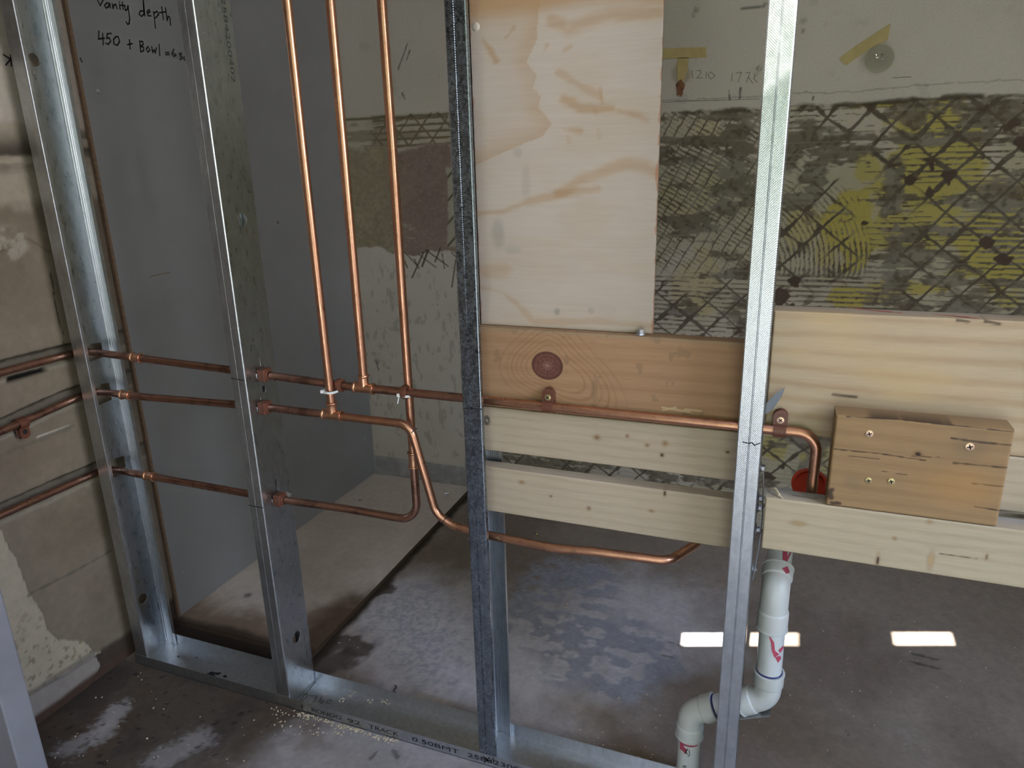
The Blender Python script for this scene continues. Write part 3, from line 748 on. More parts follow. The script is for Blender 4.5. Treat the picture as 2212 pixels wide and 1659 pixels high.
def rough_hole(y0, z0, y1, z1): return [(y0, z0), (y1, z0+.003), (y1+.002, z1), ((y0+y1)/2, z1+.003), (y0, z1-.002)]
studA = stud(XA, 1, 'galvanised stud against the stripped left wall, pipes passing through three rough cut-outs', MAT['steel'],
             [circle(.046, 1.39, .0125), circle(.048, .156, .0125), rough_hole(.028, .770, .071, .806), rough_hole(.030, .668, .071, .711), rough_hole(.028, .488, .072, .530), circle(.046, 1.9, .0125)], groove=(.34, .42), gd=.0003)
studB = stud(XB, -1, 'galvanised steel stud with three brown pipe clips and a long printed number on its side', MAT['steel_knurl'],
             [circle(.049, 1.08, .0125), circle(.048, .155, .0135), circle(.0446, .777, .0125), circle(.0335, .711, .012), circle(.042, .503, .0125),
              rect(.046, .793, .0475, .812), rect(.0425, .738, .052, .752), rect(.046, .520, .050, .545), rect(.0335, .7255, .035, .735)],
             [(500, 817, 527, 822, .0016), (537, 1091, 569, 1098, .0016)], gd=.0004)
studC = stud(XC, 1, 'dark speckled steel stud between the copper risers and the plywood sheet', MAT['steel_dark'],
             [circle(.046, 1.39, .0125), circle(.046, .768, .012), circle(.040, .508, .012), circle(.048, .155, .0125)], [(1003, 882, 1040, 884, .0018)], groove=(.46,))
studD = stud(XD, -1, 'bright steel stud in front of the grey waste pipe, right of the three stacked timbers', MAT['steel_knurl'],
             [circle(.046, 1.39, .0125), circle(.046, .765, .013), rough_hole(.030, .208, .089, .292)], groove=(.5,))
mk = [[(1605, 955), (1618, 958), (1624, 956)], [(1624, 956), (1630, 962), (1642, 957)]]
ink('marker_or_shade_line', [[at(u, v, 'y', 0) for u, v in q] for q in mk], (0, -1, 0), .0014, MAT['ink'], studD, .0004)
stud(1.905, 1, 'galvanised steel stud holding the right ends of the timbers, just outside the picture', MAT['steel_knurl'], [circle(.046, 1.39, .0125)])

# bent tabs where the web was cut open
mb = MB(); p = [(XD+.001, .05, .788), (XD+.012, .045, .800), (XD+.022, .040, .822), (XD+.026, .038, .838), (XD+.014, .043, .826), (XD+.001, .05, .806)]
mb.prism(p, (.0006, .002, 0)); mb.build('bent_tab', MAT['steel'], studD)
a_, b_, c_, d_ = [at(u, v, 'y', .066) for u, v in ((1603, 1533), (1674, 1508), (1675, 1494), (1640, 1505))]
mb = MB(); mb.prism([(XD+.0006, .040, .221), (1.471, .046, .238), (1.472, .072, .242), (XD+.0006, .086, .226)], (0, 0, .0012)); mb.build('bent_tab', MAT['steel'], studD)
mb = MB(); mb.prism([(XB+.0006, .036, .496), (XB+.012, .040, .488), (XB+.022, .062, .492), (XB+.012, .078, .500), (XB+.0006, .074, .505)], (.0008, 0, -.001)); mb.build('bent_tab', MAT['steel'], studB)
mb = MB(); mb.prism([(XC-.0006, .028, .500), (XC-.016, .026, .492), (XC-.018, .032, .494), (XC-.0006, .044, .502)], (0, 0, .001)); mb.build('bent_tab', MAT['steel'], studC)
# ragged bright rims of the torn holes in the second stud
for (yc, zc, rr) in ((.0446, .777, .0125), (.0335, .711, .012), (.042, .503, .0125)):
    pts = [(XB+.0008+random.uniform(0, .0012), yc+(rr+random.uniform(0, .0014))*math.cos(a), zc+(rr+random.uniform(0, .0014))*math.sin(a)) for a in np.linspace(math.pi*.9, math.pi*1.9, 9)]
    MB().tube(pts, .0007, 6).build('torn_rim', MAT['screw'], studB)
# printed number, reading downwards on the web of the second stud
pa = at(480, -6, 'x', XB); pb = at(500, 178, 'x', XB)
text('printed_number', '2584200402', (XB+.0008, pa[1]-.004, pa[2]), (0, 0, -1), (0, 1, 0), pa[2]-pb[2], .0098, MAT['faint_ink'], studB)
# screws driven through the web of the bright stud into the timbers
def hexscrew(name, c, axis, parent, r=.0055, mat=None, L=.0055):
    mb = MB(); c = Vector(c); a = Vector(axis)
    mb.lathe(c, a, [(.0082, 0), (.0086, .0006), (.0078, .0016), (r, .0018)], 20)
    mb.lathe(c+a*.0017, a, [(r, 0), (r, L-.001), (r*.85, L)], 6)
    return mb.build(name, mat or MAT['screw'], parent)
for u, v in ((1651, 1010), (1644, 1075), (1641, 1095), (1636, 1142), (1633, 1228)):
    q = at(u, v, 'y', .066); hexscrew('hex_screw', (XD+.0006, .066, q[2]), (1, 0, 0), studD)
wp = MB(); wp.tube(fillet([(XD+.006, .040, at(1642, 1022, 'y', .04)[2]), (XD+.010, .036, .62), (XD+.008, .04, .56), (XD+.003, .045, .50)], .1, 6), .0009, 8)
wp.build('loose_wire', MAT['screw'], studD)

# ---------------------------------------------------------------- boards and sheets
def edge_ticks(a, b_, step):
    e = [0, .0004, .001, .002, .0032]
    mid = np.arange(a+.0032+step, b_-.0032-step*.5, step)
    return np.concatenate([[a+q for q in e], mid, [b_-q for q in e[::-1]]])
def board(name, lo, hi, paint, step, mat, parent=None, rnd=.0022, side=None):
    us = edge_ticks(lo[0], hi[0], step); vs = edge_ticks(lo[2], hi[2], step)
    def fn(U, V):
        C = paint(U, V)
        dx = np.minimum(U-lo[0], hi[0]-U); dz = np.minimum(V-lo[2], hi[2]-V)
        def rr(d): q = np.clip(rnd-d, 0, rnd); return rnd-np.sqrt(np.maximum(rnd*rnd-q*q, 0))
        y = lo[1]+np.maximum(rr(dx), rr(dz))
        return np.stack([U, y, V], -1), C
    def extra(P, idx):
        out = []
        loops = [(idx[0, :][::-1]), idx[:, 0], idx[-1, :], idx[:, -1][::-1]]
        ring = np.concatenate([l[:-1] for l in (idx[:, 0], idx[-1, :], idx[:, -1][::-1], idx[0, :][::-1])])
        n = len(ring); pv = P.reshape(-1, 3)[ring].copy(); col = side if side is not None else tuple(paint(np.array([[lo[0]+.3*(hi[0]-lo[0])]]), np.array([[hi[2]-.01]]))[0, 0])
        near = pv.copy(); far = pv.copy(); far[:, 1] = hi[1]
        ef = [((int(ring[i]), 0), (int(i), 1), (int((i+1) % n), 1), (int(ring[(i+1) % n]), 0)) for i in range(n)]
        ef.append(tuple((int(i), 1) for i in range(n)))
        # face order: outward
        ef = [tuple(reversed(f)) if False else f for f in ef]
        out.append((far, ef, col)); return out
    o = grid_mesh(name, mat, us, vs, fn, parent, extra)
    bm = bmesh.new(); bm.from_mesh(o.data); bmesh.ops.recalc_face_normals(bm, faces=bm.faces); bm.to_mesh(o.data); bm.free()
    return o

def wood(base, dark, seed, freq=55, knots=(), amt=.35, cracks=(), extra=None, fibre=.16):
    base = np.array(base); dark = np.array(dark)
    def f(U, V):
        w = V+.010*(fbm(U*2.2, V*5, seed)-.5)*2
        kd = np.zeros(U.shape)
        for (kx, kz, rx, rz, kc) in knots:
            d = np.hypot((U-kx)/rx, (V-kz)/rz); w = w+rz*1.2*np.sign(V-kz)*np.exp(-d/1.6)*.8
        rg_ = .5+.5*np.sin(2*math.pi*w*freq+4*fbm(U*1.1, V*7, seed+3))
        rg_ = rg_**2*(.35+.65*fbm(U*3, V*20, seed+9))
        fib = vn(U*60, V*1400, seed+5)*.5+vn(U*25, V*500, seed+6)*.5
        c = base*(1-(rg_*amt)[..., None])+dark*(rg_*amt)[..., None]
        c = c*(1-fibre*.5+fibre*fib[..., None])
        c = c*(.93+.14*fbm(U*6, V*9, seed+8)[..., None])
        for (kx, kz, rx, rz, kc) in knots:
            d = np.hypot((U-kx)/rx/.75, (V-kz)/rz/.75)+.5*(fbm(U*120, V*120, seed+2)-.5)
            c = mixc(c, dark, ss(2.6, 1.0, d)*.45); c = mixc(c, kc, ss(1.1, .7, d)*.9)
        for pts, wd in cracks:
            d = seg_dist(U, V, pts); c = mixc(c, np.array((.05, .03, .02)), ss(wd, wd*.3, d+wd*.8*(vn(U*150, V*150, seed)-.5))*.9)
        if extra: c = extra(U, V, c)
        return c
    return f
def on_y(u, v, y): q = at(u, v, 'y', y); return (q[0], q[2])

PALE = lin(192, 177, 156); PALE_D = lin(158, 128, 96)
KN = lin(70, 50, 36)
# middle bay
yf = .0555
def knot_extra(U, V, c):
    kx, kz = on_y(1182, 790, yf)
    lx, lz = (U-kx), (V-kz)
    d = np.hypot(lx/.0265, lz/.0235)
    t = np.clip(lx/.14, -1, 1)
    q = np.hypot((lx-.020*ss(0, .1, lx))/(1.0+.5*ss(0, .06, lx)), (lz+.35*np.maximum(lx, 0)))
    q = q*(1+.12*np.sin(np.arctan2(lz, lx)*3+1))
    for r, s in ((.034, .5), (.042, .55), (.050, .4), (.058, .6), (.066, .35), (.078, .45)):
        c = mixc(c, lin(140, 98, 60), .75*ss(.0018, .0005, np.abs(q-r)+.001*(fbm(U*80, V*80, 4)-.5))*s*ss(.16, .11, np.abs(lx)))
    c = mixc(c, lin(120, 78, 52), ss(1.12, 1.0, d)*.9)
    kc = .75+.5*fbm(U*300, V*300, 6, 2)
    ring = .5+.5*np.sin(d*26)
    c = np.where((d < 1.02)[..., None], np.array(lin(112, 72, 62))*(kc*(.85+.25*ring))[..., None], c)
    c = mixc(c, lin(70, 42, 34), ss(.08, .02, np.abs(d-1.0))*.7)
    for ang in (0, .6, 1.3, 2.0, 2.6):
        c = mixc(c, lin(150, 118, 104), ss(.05, .015, np.abs(lx*math.sin(ang)-lz*math.cos(ang))/.024)*ss(.6, .2, d)*.7)
    n = fbm(U*40, V*40, 12); c = mixc(c, lin(120, 100, 78), ss(.68, .74, n)*.35)
    c = mixc(c, lin(150, 138, 116), ss(.89, .897, V)*.4)
    for st in ([(1432, 886), (1460, 880)], [(1480, 884), (1515, 888)], [(1430, 880), (1490, 890)]):
        dd = seg_dist(U, V, [on_y(*p, yf) for p in st]); c = mixc(c, lin(206, 184, 144), ss(.0022, .0008, dd)*.7)
    return c
def timber(name, label, lo, hi, paint, step=.0016, rnd=.0022, side=None, cat='board', group='timber nogging boards fixed between the studs'):
    t = thing(name, label, cat, ((lo[0]+hi[0])/2, (lo[1]+hi[1])/2, lo[2]), group)
    board('body', lo, hi, paint, step, MAT['wood'], t, rnd, side)
    return t
x0, x1 = XC+.0012, XD-.0016
kb = timber('timber_board', 'wide brown timber board with one big dark knot, under the plywood sheet', (x0, yf, .7535), (x1, .0828, .8985),
            wood(lin(174, 138, 106), lin(140, 100, 68), 3, 42, (), .35, (), knot_extra), .0012)
b2 = timber('timber_board', 'pale pine board directly under the knotty brown board, behind the copper pipe', (x0, yf, .668), (x1, .0828, .7525),
            wood(PALE, PALE_D, 11, 60, [(*on_y(1290, 945, yf), .006, .005, lin(140, 110, 80)), (*on_y(1430, 983, yf), .004, .004, KN), (*on_y(1437, 958, yf), .005, .005, lin(160, 128, 94)), (*on_y(1398, 962, yf), .004, .003, lin(150, 118, 84)), (*on_y(1572, 977, yf), .004, .003, KN), (*on_y(1355, 942, yf), .003, .003, lin(150, 120, 90))], .30), side=lin(196, 184, 166))  # side faces coloured paler than the front to offset their shading
b3 = timber('timber_board', 'lowest pale pine board between the two front studs, above the bent copper pipe', (x0, yf, .545), (x1, .0828, .6355),
            wood(PALE, PALE_D, 17, 60, [(*on_y(1436, 1066, yf), .003, .006, KN), (*on_y(1127, 1042, yf), .006, .004, lin(160, 130, 96)), (*on_y(1272, 1098, yf), .004, .004, lin(140, 110, 78)), (*on_y(1190, 1072, yf), .003, .003, lin(140, 110, 80)), (*on_y(1407, 1104, yf), .005, .003, lin(160, 128, 96))], .30), side=lin(196, 184, 166))  # top and sides lightened in colour against the shade there
# round grading stamp on the pale board
cs = at(1052, 908, 'y', yf); st = []
for k in range(14):
    a = 2*math.pi*k/14
    st.append([(cs[0]+.003*math.cos(a), yf, cs[2]+.0045*math.sin(a)), (cs[0]+.007*math.cos(a+.5), yf, cs[2]+.0095*math.sin(a+.5))])
ink('grade_stamp', st, (0, -1, 0), .0012, MAT['faint_ink'], b2)
hexscrew('hex_screw', (at(1383, 719, 'z', .899)[0]+.003, .0655, .8987), (0, 0, 1), kb, .0062, None, .008)

# plywood sheet standing on the knotty board
YP = .0752
def cpl(pts): return [on_y(940+x/2.241, y/2.241, YP) for x, y in pts]
def ply_paint(U, V):
    n1 = fbm(U*8, V*25, 101); n2 = fbm(U*40, V*60, 102); fib = vn(U*30, V*900, 103)*.6+vn(U*12, V*300, 104)*.4
    c = np.ones(U.shape+(3,))*np.array(lin(196, 184, 172)); c = mixc(c, lin(190, 174, 154), ss(.4, .7, n1)*.45)
    tan = lin(174, 138, 96)
    wv = .006*(n1-.5)
    left = in_poly(U+wv, V+wv, cpl([(100, -300), (520, -300), (500, 90), (490, 200), (440, 300), (490, 370), (470, 430), (510, 470), (500, 520), (565, 600), (520, 660), (400, 710), (180, 805)])).astype(float)
    dl = seg_dist(U+wv, V+wv, cpl([(510, 90), (490, 200), (440, 300), (490, 370), (470, 430), (512, 470), (500, 520), (562, 600), (520, 660), (400, 710), (190, 805)]))
    c = mixc(c, tan, left*(.14*ss(.10, .0, dl)+.34*ss(.036, .001, dl)*(.5+n1*.9)))
    topz = cpl([(600, 60)])[0][1]
    c = mixc(c, lin(176, 134, 84), ss(topz-.012, topz+.02, V+.02*(n1-.5))*.75)
    for pts, w, s in (([(560, 100), (640, 150), (740, 110), (850, 75), (1080, 65)], 30, .6), ([(200, 1035), (330, 1022), (450, 980), (600, 935), (700, 922), (790, 912)], 18, .6), ([(600, 935), (720, 862), (850, 815), (920, 795), (1000, 805), (1075, 842)], 26, .55),
                      ([(620, 470), (660, 490), (700, 520), (780, 525), (860, 520)], 22, .7), ([(890, 530), (960, 545), (1030, 575)], 18, .6), ([(600, 350), (650, 380), (740, 430), (800, 470)], 15, .5), ([(620, 625), (705, 630)], 16, .65),
                      ([(215, 1310), (340, 1312)], 36, .45), ([(215, 1390), (330, 1415), (400, 1475), (480, 1560), (800, 1555), (1060, 1582)], 15, .45), ([(235, 185), (265, 240), (295, 295)], 16, .7), ([(540, 225), (490, 320)], 9, .5), ([(800, 430), (815, 500)], 6, .5), ([(345, 180), (385, 130)], 10, .5), ([(620, 250), (655, 232)], 7, .5), ([(640, 640), (655, 680)], 6, .3), ([(770, 520), (800, 660)], 4, .3)):
        d = seg_dist(U+wv, V+wv, cpl(pts))+.013*(fbm(U*22, V*70, 107)-.5); wm = w/2.241*.00066
        c = mixc(c, tan, ss(wm*1.7, wm*.2, d)*s*.85)
    for (x, y, rx, ry, s) in ((305, 1130, 48, 85, .5), (440, 880, 32, 85, .32), (590, 1510, 18, 22, .7), (755, 1505, 22, 20, .45), (400, 740, 30, 30, .35), (375, 1210, 60, 25, .3), (830, 1500, 60, 40, .12)):
        a, b_ = cpl([(x, y)])[0]; c = mixc(c, lin(152, 146, 138), s*ss(1.2, .5, np.hypot((U-a)/(rx*.00030), (V-b_)/(ry*.00032))+.5*(n2-.5)))
    # broken saw fuzz at the edges
    ed = np.minimum(U-PX0, PX1-U); c = mixc(c, lin(176, 104, 62), ss(.0022, .0006, ed+.010*(n2-.45)+.004*(n1-.4))*.55)
    c = c*(.93+.10*fib[..., None])
    return c
PX0, PX1 = .9375, 1.2405
pl = thing('plywood_sheet', 'tall pale plywood sheet standing on the knotty board beside the dark speckled stud', 'plywood', ((PX0+PX1)/2, .082, .8990))
board('body', (PX0, YP, .8990), (PX1, .0828, 1.62), ply_paint, .0022, MAT['ply'], pl, .0008, lin(150, 138, 118))
# blob of clear glue near the top left corner
q = at(1028, 58, 'y', YP); mb = MB()
mb.lathe((q[0], YP+.0005, q[2]), (0, -1, 0), [(.0070, 0), (.0062, .001), (.004, .002), (.001, .0024)], 20)
mb.build('glue_blob', plain('milky_glue', lin(206, 196, 182), .2, var=.03), pl, True)

# right bay
def big_extra(U, V, c):
    for st in ([(2068, 692), (2092, 695)], [(2128, 694), (2160, 700)], [(1800, 852), (1850, 858)]):
        d = seg_dist(U, V, [on_y(*p, yf) for p in st]); c = mixc(c, lin(60, 48, 38), ss(.003, .001, d)*.8)
    c = mixc(c, lin(204, 176, 132), ss(.55, .68, fbm(U*4, V*9, 44))*.5)
    return c
bb = timber('timber_board', 'widest pale pine board, right of the bright stud, its top edge smeared with red', (XD+.0016, yf, .7585), (1.9030, .0985, .9500),
            wood(lin(190, 170, 142), lin(150, 116, 78), 23, 38, (), .48, (), big_extra), .0022, side=lin(168, 156, 140))
red_m = plain('red_marker', lin(186, 62, 62), .7)
for (u0, v0, u1, v1, w) in ((1850, 664, 1925, 672, .006), (1925, 671, 1945, 674, .003), (2015, 676, 2090, 683, .005), (2060, 680, 2110, 686, .003), (1830, 662, 1860, 664, .003)):
    a = at(u0, v0+3, 'z', .9502); c2 = at(u1, v1+3, 'z', .9502)
    MB().add([(a[0], max(a[1], .06), .9503), (c2[0], max(c2[1], .06), .9503), (c2[0]+.004, max(c2[1], .06)+w, .9503), (a[0]-.004, max(a[1], .06)+w*.5, .9503)], [(0, 1, 2, 3)]).build('red_smear', red_m, bb)
timber('timber_board', 'short pale board half hidden behind the weathered block, at the right edge', (1.600, yf+.001, .6735), (1.9030, .0985, .7575),
       wood(PALE, PALE_D, 51, 60, (), .3), .003, side=lin(168, 156, 140))
low = timber('timber_board', 'pale pine board projecting in front, running right from the bright stud', (1.4335, -.0005, .5855), (1.9030, .0365, .6725),
             wood(lin(190, 176, 150), PALE_D, 29, 60, [(*on_y(1896, 1210, 0), .003, .010, KN), (*on_y(2131, 1203, 0), .002, .005, lin(110, 84, 56)), (*on_y(1725, 1130, 0), .010, .004, lin(176, 150, 110)), (*on_y(1933, 1163, 0), .003, .003, lin(160, 130, 96)), (*on_y(2008, 1127, 0), .004, .003, lin(170, 140, 104)), (*on_y(2010, 1210, 0), .004, .012, lin(186, 158, 116))], .28,
                  [([on_y(2030, 1195, 0), on_y(2110, 1206, 0)], .0012)]), side=lin(160, 158, 156))
ink('grain_split', [[(*at(1712, 1070, 'z', .6725)[:2], .6725), (*at(1745, 1075, 'z', .6725)[:2], .6725), (*at(1765, 1078, 'z', .6725)[:2], .6725)]], (0, 0, 1), .0012, MAT['dark'], low)
pk = at(1671, 1062, 'z', .6725)
mb = MB(); mb.tube(fillet([(1.437, .030, .674), (1.446, .020, .680), (1.452, .008, .676), (1.458, .002, .673)], .01, 5), [.0012]*2+[.0022]*(len(fillet([(1.437, .030, .674), (1.446, .020, .680), (1.452, .008, .676), (1.458, .002, .673)], .01, 5))-4)+[.001]*2, 8)
mb.build('wood_splinter', MAT['sawdust'], low)
BY = -.0008
ck = [([on_y(2056, 946, BY), on_y(2115, 955, BY), on_y(2197, 963, BY)], .0022), ([on_y(1802, 970, BY), on_y(1900, 980, BY), on_y(2000, 995, BY)], .0011), ([on_y(2060, 1000, BY), on_y(2192, 1012, BY)], .0016), ([on_y(2100, 1044, BY), on_y(2184, 1053, BY)], .0012),
      ([on_y(2105, 1094, BY), on_y(2176, 1106, BY)], .0013), ([on_y(1830, 900, BY), on_y(1950, 908, BY), on_y(2190, 933, BY)], .0009), ([on_y(1970, 985, BY), on_y(2030, 988, BY)], .0008), ([on_y(1830, 985, BY), on_y(1900, 991, BY)], .0008), ([on_y(1905, 1018, BY), on_y(1960, 1026, BY)], .0006), ([on_y(1795, 1085, BY), on_y(1815, 1088, BY)], .004), ([on_y(1794, 1058, BY), on_y(1796, 1076, BY)], .006)]
def blk_extra(U, V, c):
    n = fbm(U*25, V*25, 66)
    for (u, v, r, s) in ((1840, 1040, .022, .3), (2100, 960, .03, .3), (2030, 1040, .04, .15)):
        a, b_ = on_y(u, v, BY); c = mixc(c, lin(110, 96, 80), s*ss(r, r*.3, np.hypot(U-a, V-b_)+.02*(n-.5)))
    c = mixc(c, lin(186, 140, 82), ss(.045, .01, np.hypot((U-on_y(2070, 1050, BY)[0])*.6, V-on_y(2070, 1050, BY)[1]))*.4)
    return c
blk = timber('timber_block', 'weathered brown block with four screw heads, standing on the projecting pale board', (1.5180, BY, .6735), (1.7345, .0425, .8150),
             wood(lin(160, 130, 94), lin(118, 90, 62), 37, 48, [(*on_y(1983, 981, BY), .005, .004, (.02, .012, .008))], .38, ck, blk_extra), .0012, .003, lin(140, 116, 88), 'block', None)
def screw(u, v, y, mat, parent, r=.0052, cross=True):
    q = at(u, v, 'y', y); c = Vector((q[0], y, q[2])); mb = MB()
    mb.lathe(c, (0, -1, 0), [(r, -.0005), (r, .0006), (r*.75, .0011), (r*.3, .0012)], 22)
    if cross:
        mb.cur = 1
        for a in (.3, .3+math.pi/2):
            d = Vector((math.cos(a), 0, math.sin(a))); mb.obox(c+Vector((0, -.0012, 0)), d*r*.62, (0, .0003, 0), Vector((-d.z, 0, d.x))*r*.15)
    return mb.build('screw', [mat, MAT['dark']], parent, True)
screw(1878, 937, BY, MAT['screw_copper'], blk); screw(2095, 965, BY, MAT['screw_copper'], blk, .0056)
screw(1876, 1038, BY, MAT['screw_brass'], blk, .0048); screw(1925, 1040, BY, MAT['screw_brass'], blk, .0050)

# ---------------------------------------------------------------- grey lining board on the left, floor sheet
XP = -.034
pan = thing('lining_board', 'grey wall lining board with black handwriting, left of the copper risers', 'wall board', (XP, .68, .014))
mb = MB(); mb.box((XP-.0085, .1765, .0140), (XP, YB-.003, 2.36)); mb.build('face', MAT['panel'], pan)
mb = MB(); mb.box((XP-.0085, .1700, .0140), (XP+.0004, .1765, 2.36)); mb.build('front_edge', MAT['panel_edge'], pan)
L1 = [[(618, -12), (640, 36), (665, -10)], [(702, 24), (682, 18), (668, 36), (678, 52), (694, 42), (700, 22), (705, 50)], [(718, 25), (723, 54), (727, 35), (740, 27), (749, 56)], [(764, 28), (768, 60)], [(762, 12), (764, 15)], [(782, 14), (788, 60)], [(770, 34), (800, 36)],
      [(797, 36), (803, 68), (814, 60), (818, 36), (829, 120), (826, 150), (816, 156), (806, 140)],
      [(920, 72), (897, 70), (890, 92), (905, 105), (921, 90), (916, 5), (926, 102)], [(940, 86), (960, 76), (954, 62), (941, 72), (946, 100), (966, 102)], [(982, 75), (994, 180)], [(984, 85), (1004, 72), (1015, 92), (993, 116)], [(1034, 44), (1045, 126)], [(1018, 82), (1060, 76)], [(1058, 50), (1068, 132), (1076, 104), (1086, 112), (1091, 162)]]
L2 = [[(632, 198), (630, 250), (668, 244)], [(656, 214), (660, 288)], [(712, 214), (686, 216), (683, 246), (700, 243), (708, 264), (692, 284), (676, 276)], [(742, 234), (726, 252), (728, 280), (750, 291), (765, 265), (756, 236), (742, 234)], [(828, 254), (832, 314)], [(815, 286), (846, 279)],
      [(893, 262), (900, 332)], [(893, 266), (912, 265), (916, 284), (898, 297), (917, 302), (919, 324), (900, 332)], [(945, 298), (935, 315), (945, 334), (959, 320), (945, 298)], [(970, 298), (976, 336), (985, 318), (993, 340), (1000, 305)], [(1017, 284), (1022, 357)], [(1058, 338), (1080, 335)], [(1060, 351), (1083, 348)],
      [(1112, 314), (1099, 345), (1112, 362), (1126, 352), (1108, 340)], [(1146, 346), (1160, 340), (1152, 358), (1166, 366), (1156, 382), (1148, 376)], [(1185, 358), (1174, 372), (1180, 385), (1192, 374), (1185, 358)], [(513, 372), (524, 396)]]
LL = L1+L2; k = 0
for cnt in (1, 1, 1, 2, 2, 1, 1, 1, 2, 2, 1, 2, 1, 1, 2, 2, 1, 1, 1, 2, 1, 1, 1, 1):
    if k < len(LL): ink('handwritten_letter', px_strokes(LL[k:k+cnt], 0, 0, 2.9625, 'x', XP), (1, 0, 0), .0034, MAT['ink'], pan)
    k += cnt
assert k == len(LL), (k, len(LL))
for u, v in ((212, 198), (395, 1233), (789, 947), (600, 480)):
    q = at(u, v, 'x', XP); mb = MB()
    mb.lathe((XP, q[1], q[2]), (1, 0, 0), [(.0055, -.0005), (.0055, .0004), (.004, .0010), (.001, .0010)], 18); mb.build('screw', MAT['screw'], pan, True)
sc = [[at(u, v, 'x', XP) for u, v in p] for p in (((325, 598), (345, 592), (367, 589)), ((770, 1075), (810, 1045)), ((735, 1110), (760, 1092)))]
sm_ = plain('scuff_mark', lin(120, 108, 88), .8)
for q in sc: ink('scuff', [q], (1, 0, 0), .0022, sm_, pan)

def sheet_paint(U, V):
    n1 = fbm(U*4, V*4, 55); n2 = fbm(U*22, V*22, 56); n3 = fbm(U*80, V*80, 57, 3)
    c = np.ones(U.shape+(3,))*np.array(lin(214, 202, 192)); c = mixc(c, lin(200, 186, 172), ss(.4, .65, n1)*.7)
    damp = ss(.30, .20, V+.10*(n2-.5)+.06*(n1-.5)-.3*ss(.2, .4, U)*.5)
    c = mixc(c, lin(116, 90, 70), damp*.75)
    c = mixc(c, lin(56, 44, 34), ss(.19, .165, V+.02*(n2-.5))*.8)
    c = mixc(c, lin(84, 62, 44), ss(.30, .37, U+.04*(n2-.5))*ss(.50, .36, V+.1*(n2-.5))*.7)
    for (u, v, r) in ((780, 1080, .010), (536, 1286, .016), (650, 1450, .01)):
        q = at(u, v, 'z', .014); c = mixc(c, lin(86, 84, 84), ss(r, r*.5, np.hypot(U-q[0], V-q[1])+.008*(n2-.5))*.7)
    return c*(.9+.2*n3[..., None])
fs_ = thing('floor_sheet', 'brown plywood sheet on the floor in the left corner, damp front edge', 'plywood', (.18, .66, .0006))
def sheet_top(U, V): return np.stack([U, V, np.full(U.shape, .0135)], -1), sheet_paint(U, V)
us = np.linspace(XL+.004, .405, 90); vs = np.linspace(.158, YB-.010, 200)
def skew(U, V): return U-(U+.04)/(.445)*.020*(V-.158)
def sheet_fn(U, V):
    P = np.stack([skew(U, V), V, np.full(U.shape, .0135)], -1); return P, sheet_paint(U, V)
grid_mesh('top_ply', MAT['sheet'], us, vs, sheet_fn, fs_)
mb = MB()
def sk(u, v): return skew(np.array(u), np.array(v)).item()
for k, (z0, z1) in enumerate(((.0006, .0036), (.0040, .0066), (.0070, .0098), (.0102, .0134))):
    mb.cur = k % 2; ins = .0008*(k % 2)
    mb.prism([(XL+.004, .158+ins, z0), (.405-ins, .158+ins, z0), (sk(.405, YB-.01)-ins, YB-.010, z0), (XL+.004, YB-.010, z0)], (0, 0, z1-z0))
mb.build('lower_plies', [plain('damp_ply_edge', lin(92, 72, 54), .9), plain('dark_ply_edge', lin(54, 42, 32), .9)], fs_)

# ---------------------------------------------------------------- copper pipework
RP = .0080
def tube(name, pts, parent, mat='copper', r=RP, seg=22):
    return MB().tube(pts, r, seg).build(name, MAT[mat], parent, True)
def socket_prof(L, r=RP):
    return [(r+.0004, 0), (r+.0030, .0006), (r+.0036, .0022), (r+.0030, .0040), (r+.0016, .0052), (r+.0012, L)]
def coupling(c, axis, parent, L=.0135):
    mb = MB(); a = Vector(axis).normalized(); c = Vector(c)
    for s in (-1, 1): mb.lathe(c+a*s*L, a*-s, socket_prof(L), 26, False)
    return mb.build('coupling', MAT['brass'], parent, True)
def tee(c, parent, up=(0, 0, 1), ax=(1, 0, 0)):
    mb = MB(); c = Vector(c)
    for d, L in ((Vector(ax), .022), (-Vector(ax), .022), (Vector(up), .026)):
        mb.lathe(c+d*L, -d, socket_prof(L-.004)+[(RP+.0014, L-.002)], 26, False)
    mb.tube([c-Vector(ax)*.012, c-Vector(ax)*.004, c+Vector(ax)*.004, c+Vector(ax)*.012], RP+.0016, 26, False)
    return mb.build('tee', MAT['brass'], parent, True)
PIPE = 'copper pipe runs through the studs'
# top circuit
y1 = .046; z1 = .768
p1 = thing('copper_pipe', 'topmost copper pipe, from left wall to the elbow above the red cap, with middle riser', 'pipe', (.5, y1, z1), PIPE)
tube('pipe_run', fillet([(-.024, -2.28, .793), (-.024, .040, .793), (.10, .040, .790), (.40, .043, .780), (.52, .046, .774), (.66, .046, .769), (.92, .046, .768)], [.0, .030, .4, .4, .4, .4, 0], 10), p1, 'copper_dull')
tube('pipe_run', fillet([(.92, .046, .768), (1.44, .046, .766), (1.4995, .046, .766), (1.4995, .050, .70), (1.4995, .052, .610)], [0, .2, .040, .1, 0], 14), p1, 'copper')
tube('riser', [(.7055, .046, ZC), (.7040, .046, 1.5), (.7040, .046, .79)], p1)
tee((.7035, .046, .7688), p1); coupling((.1385, .0405, .7888), (1, 0, -.03), p1)
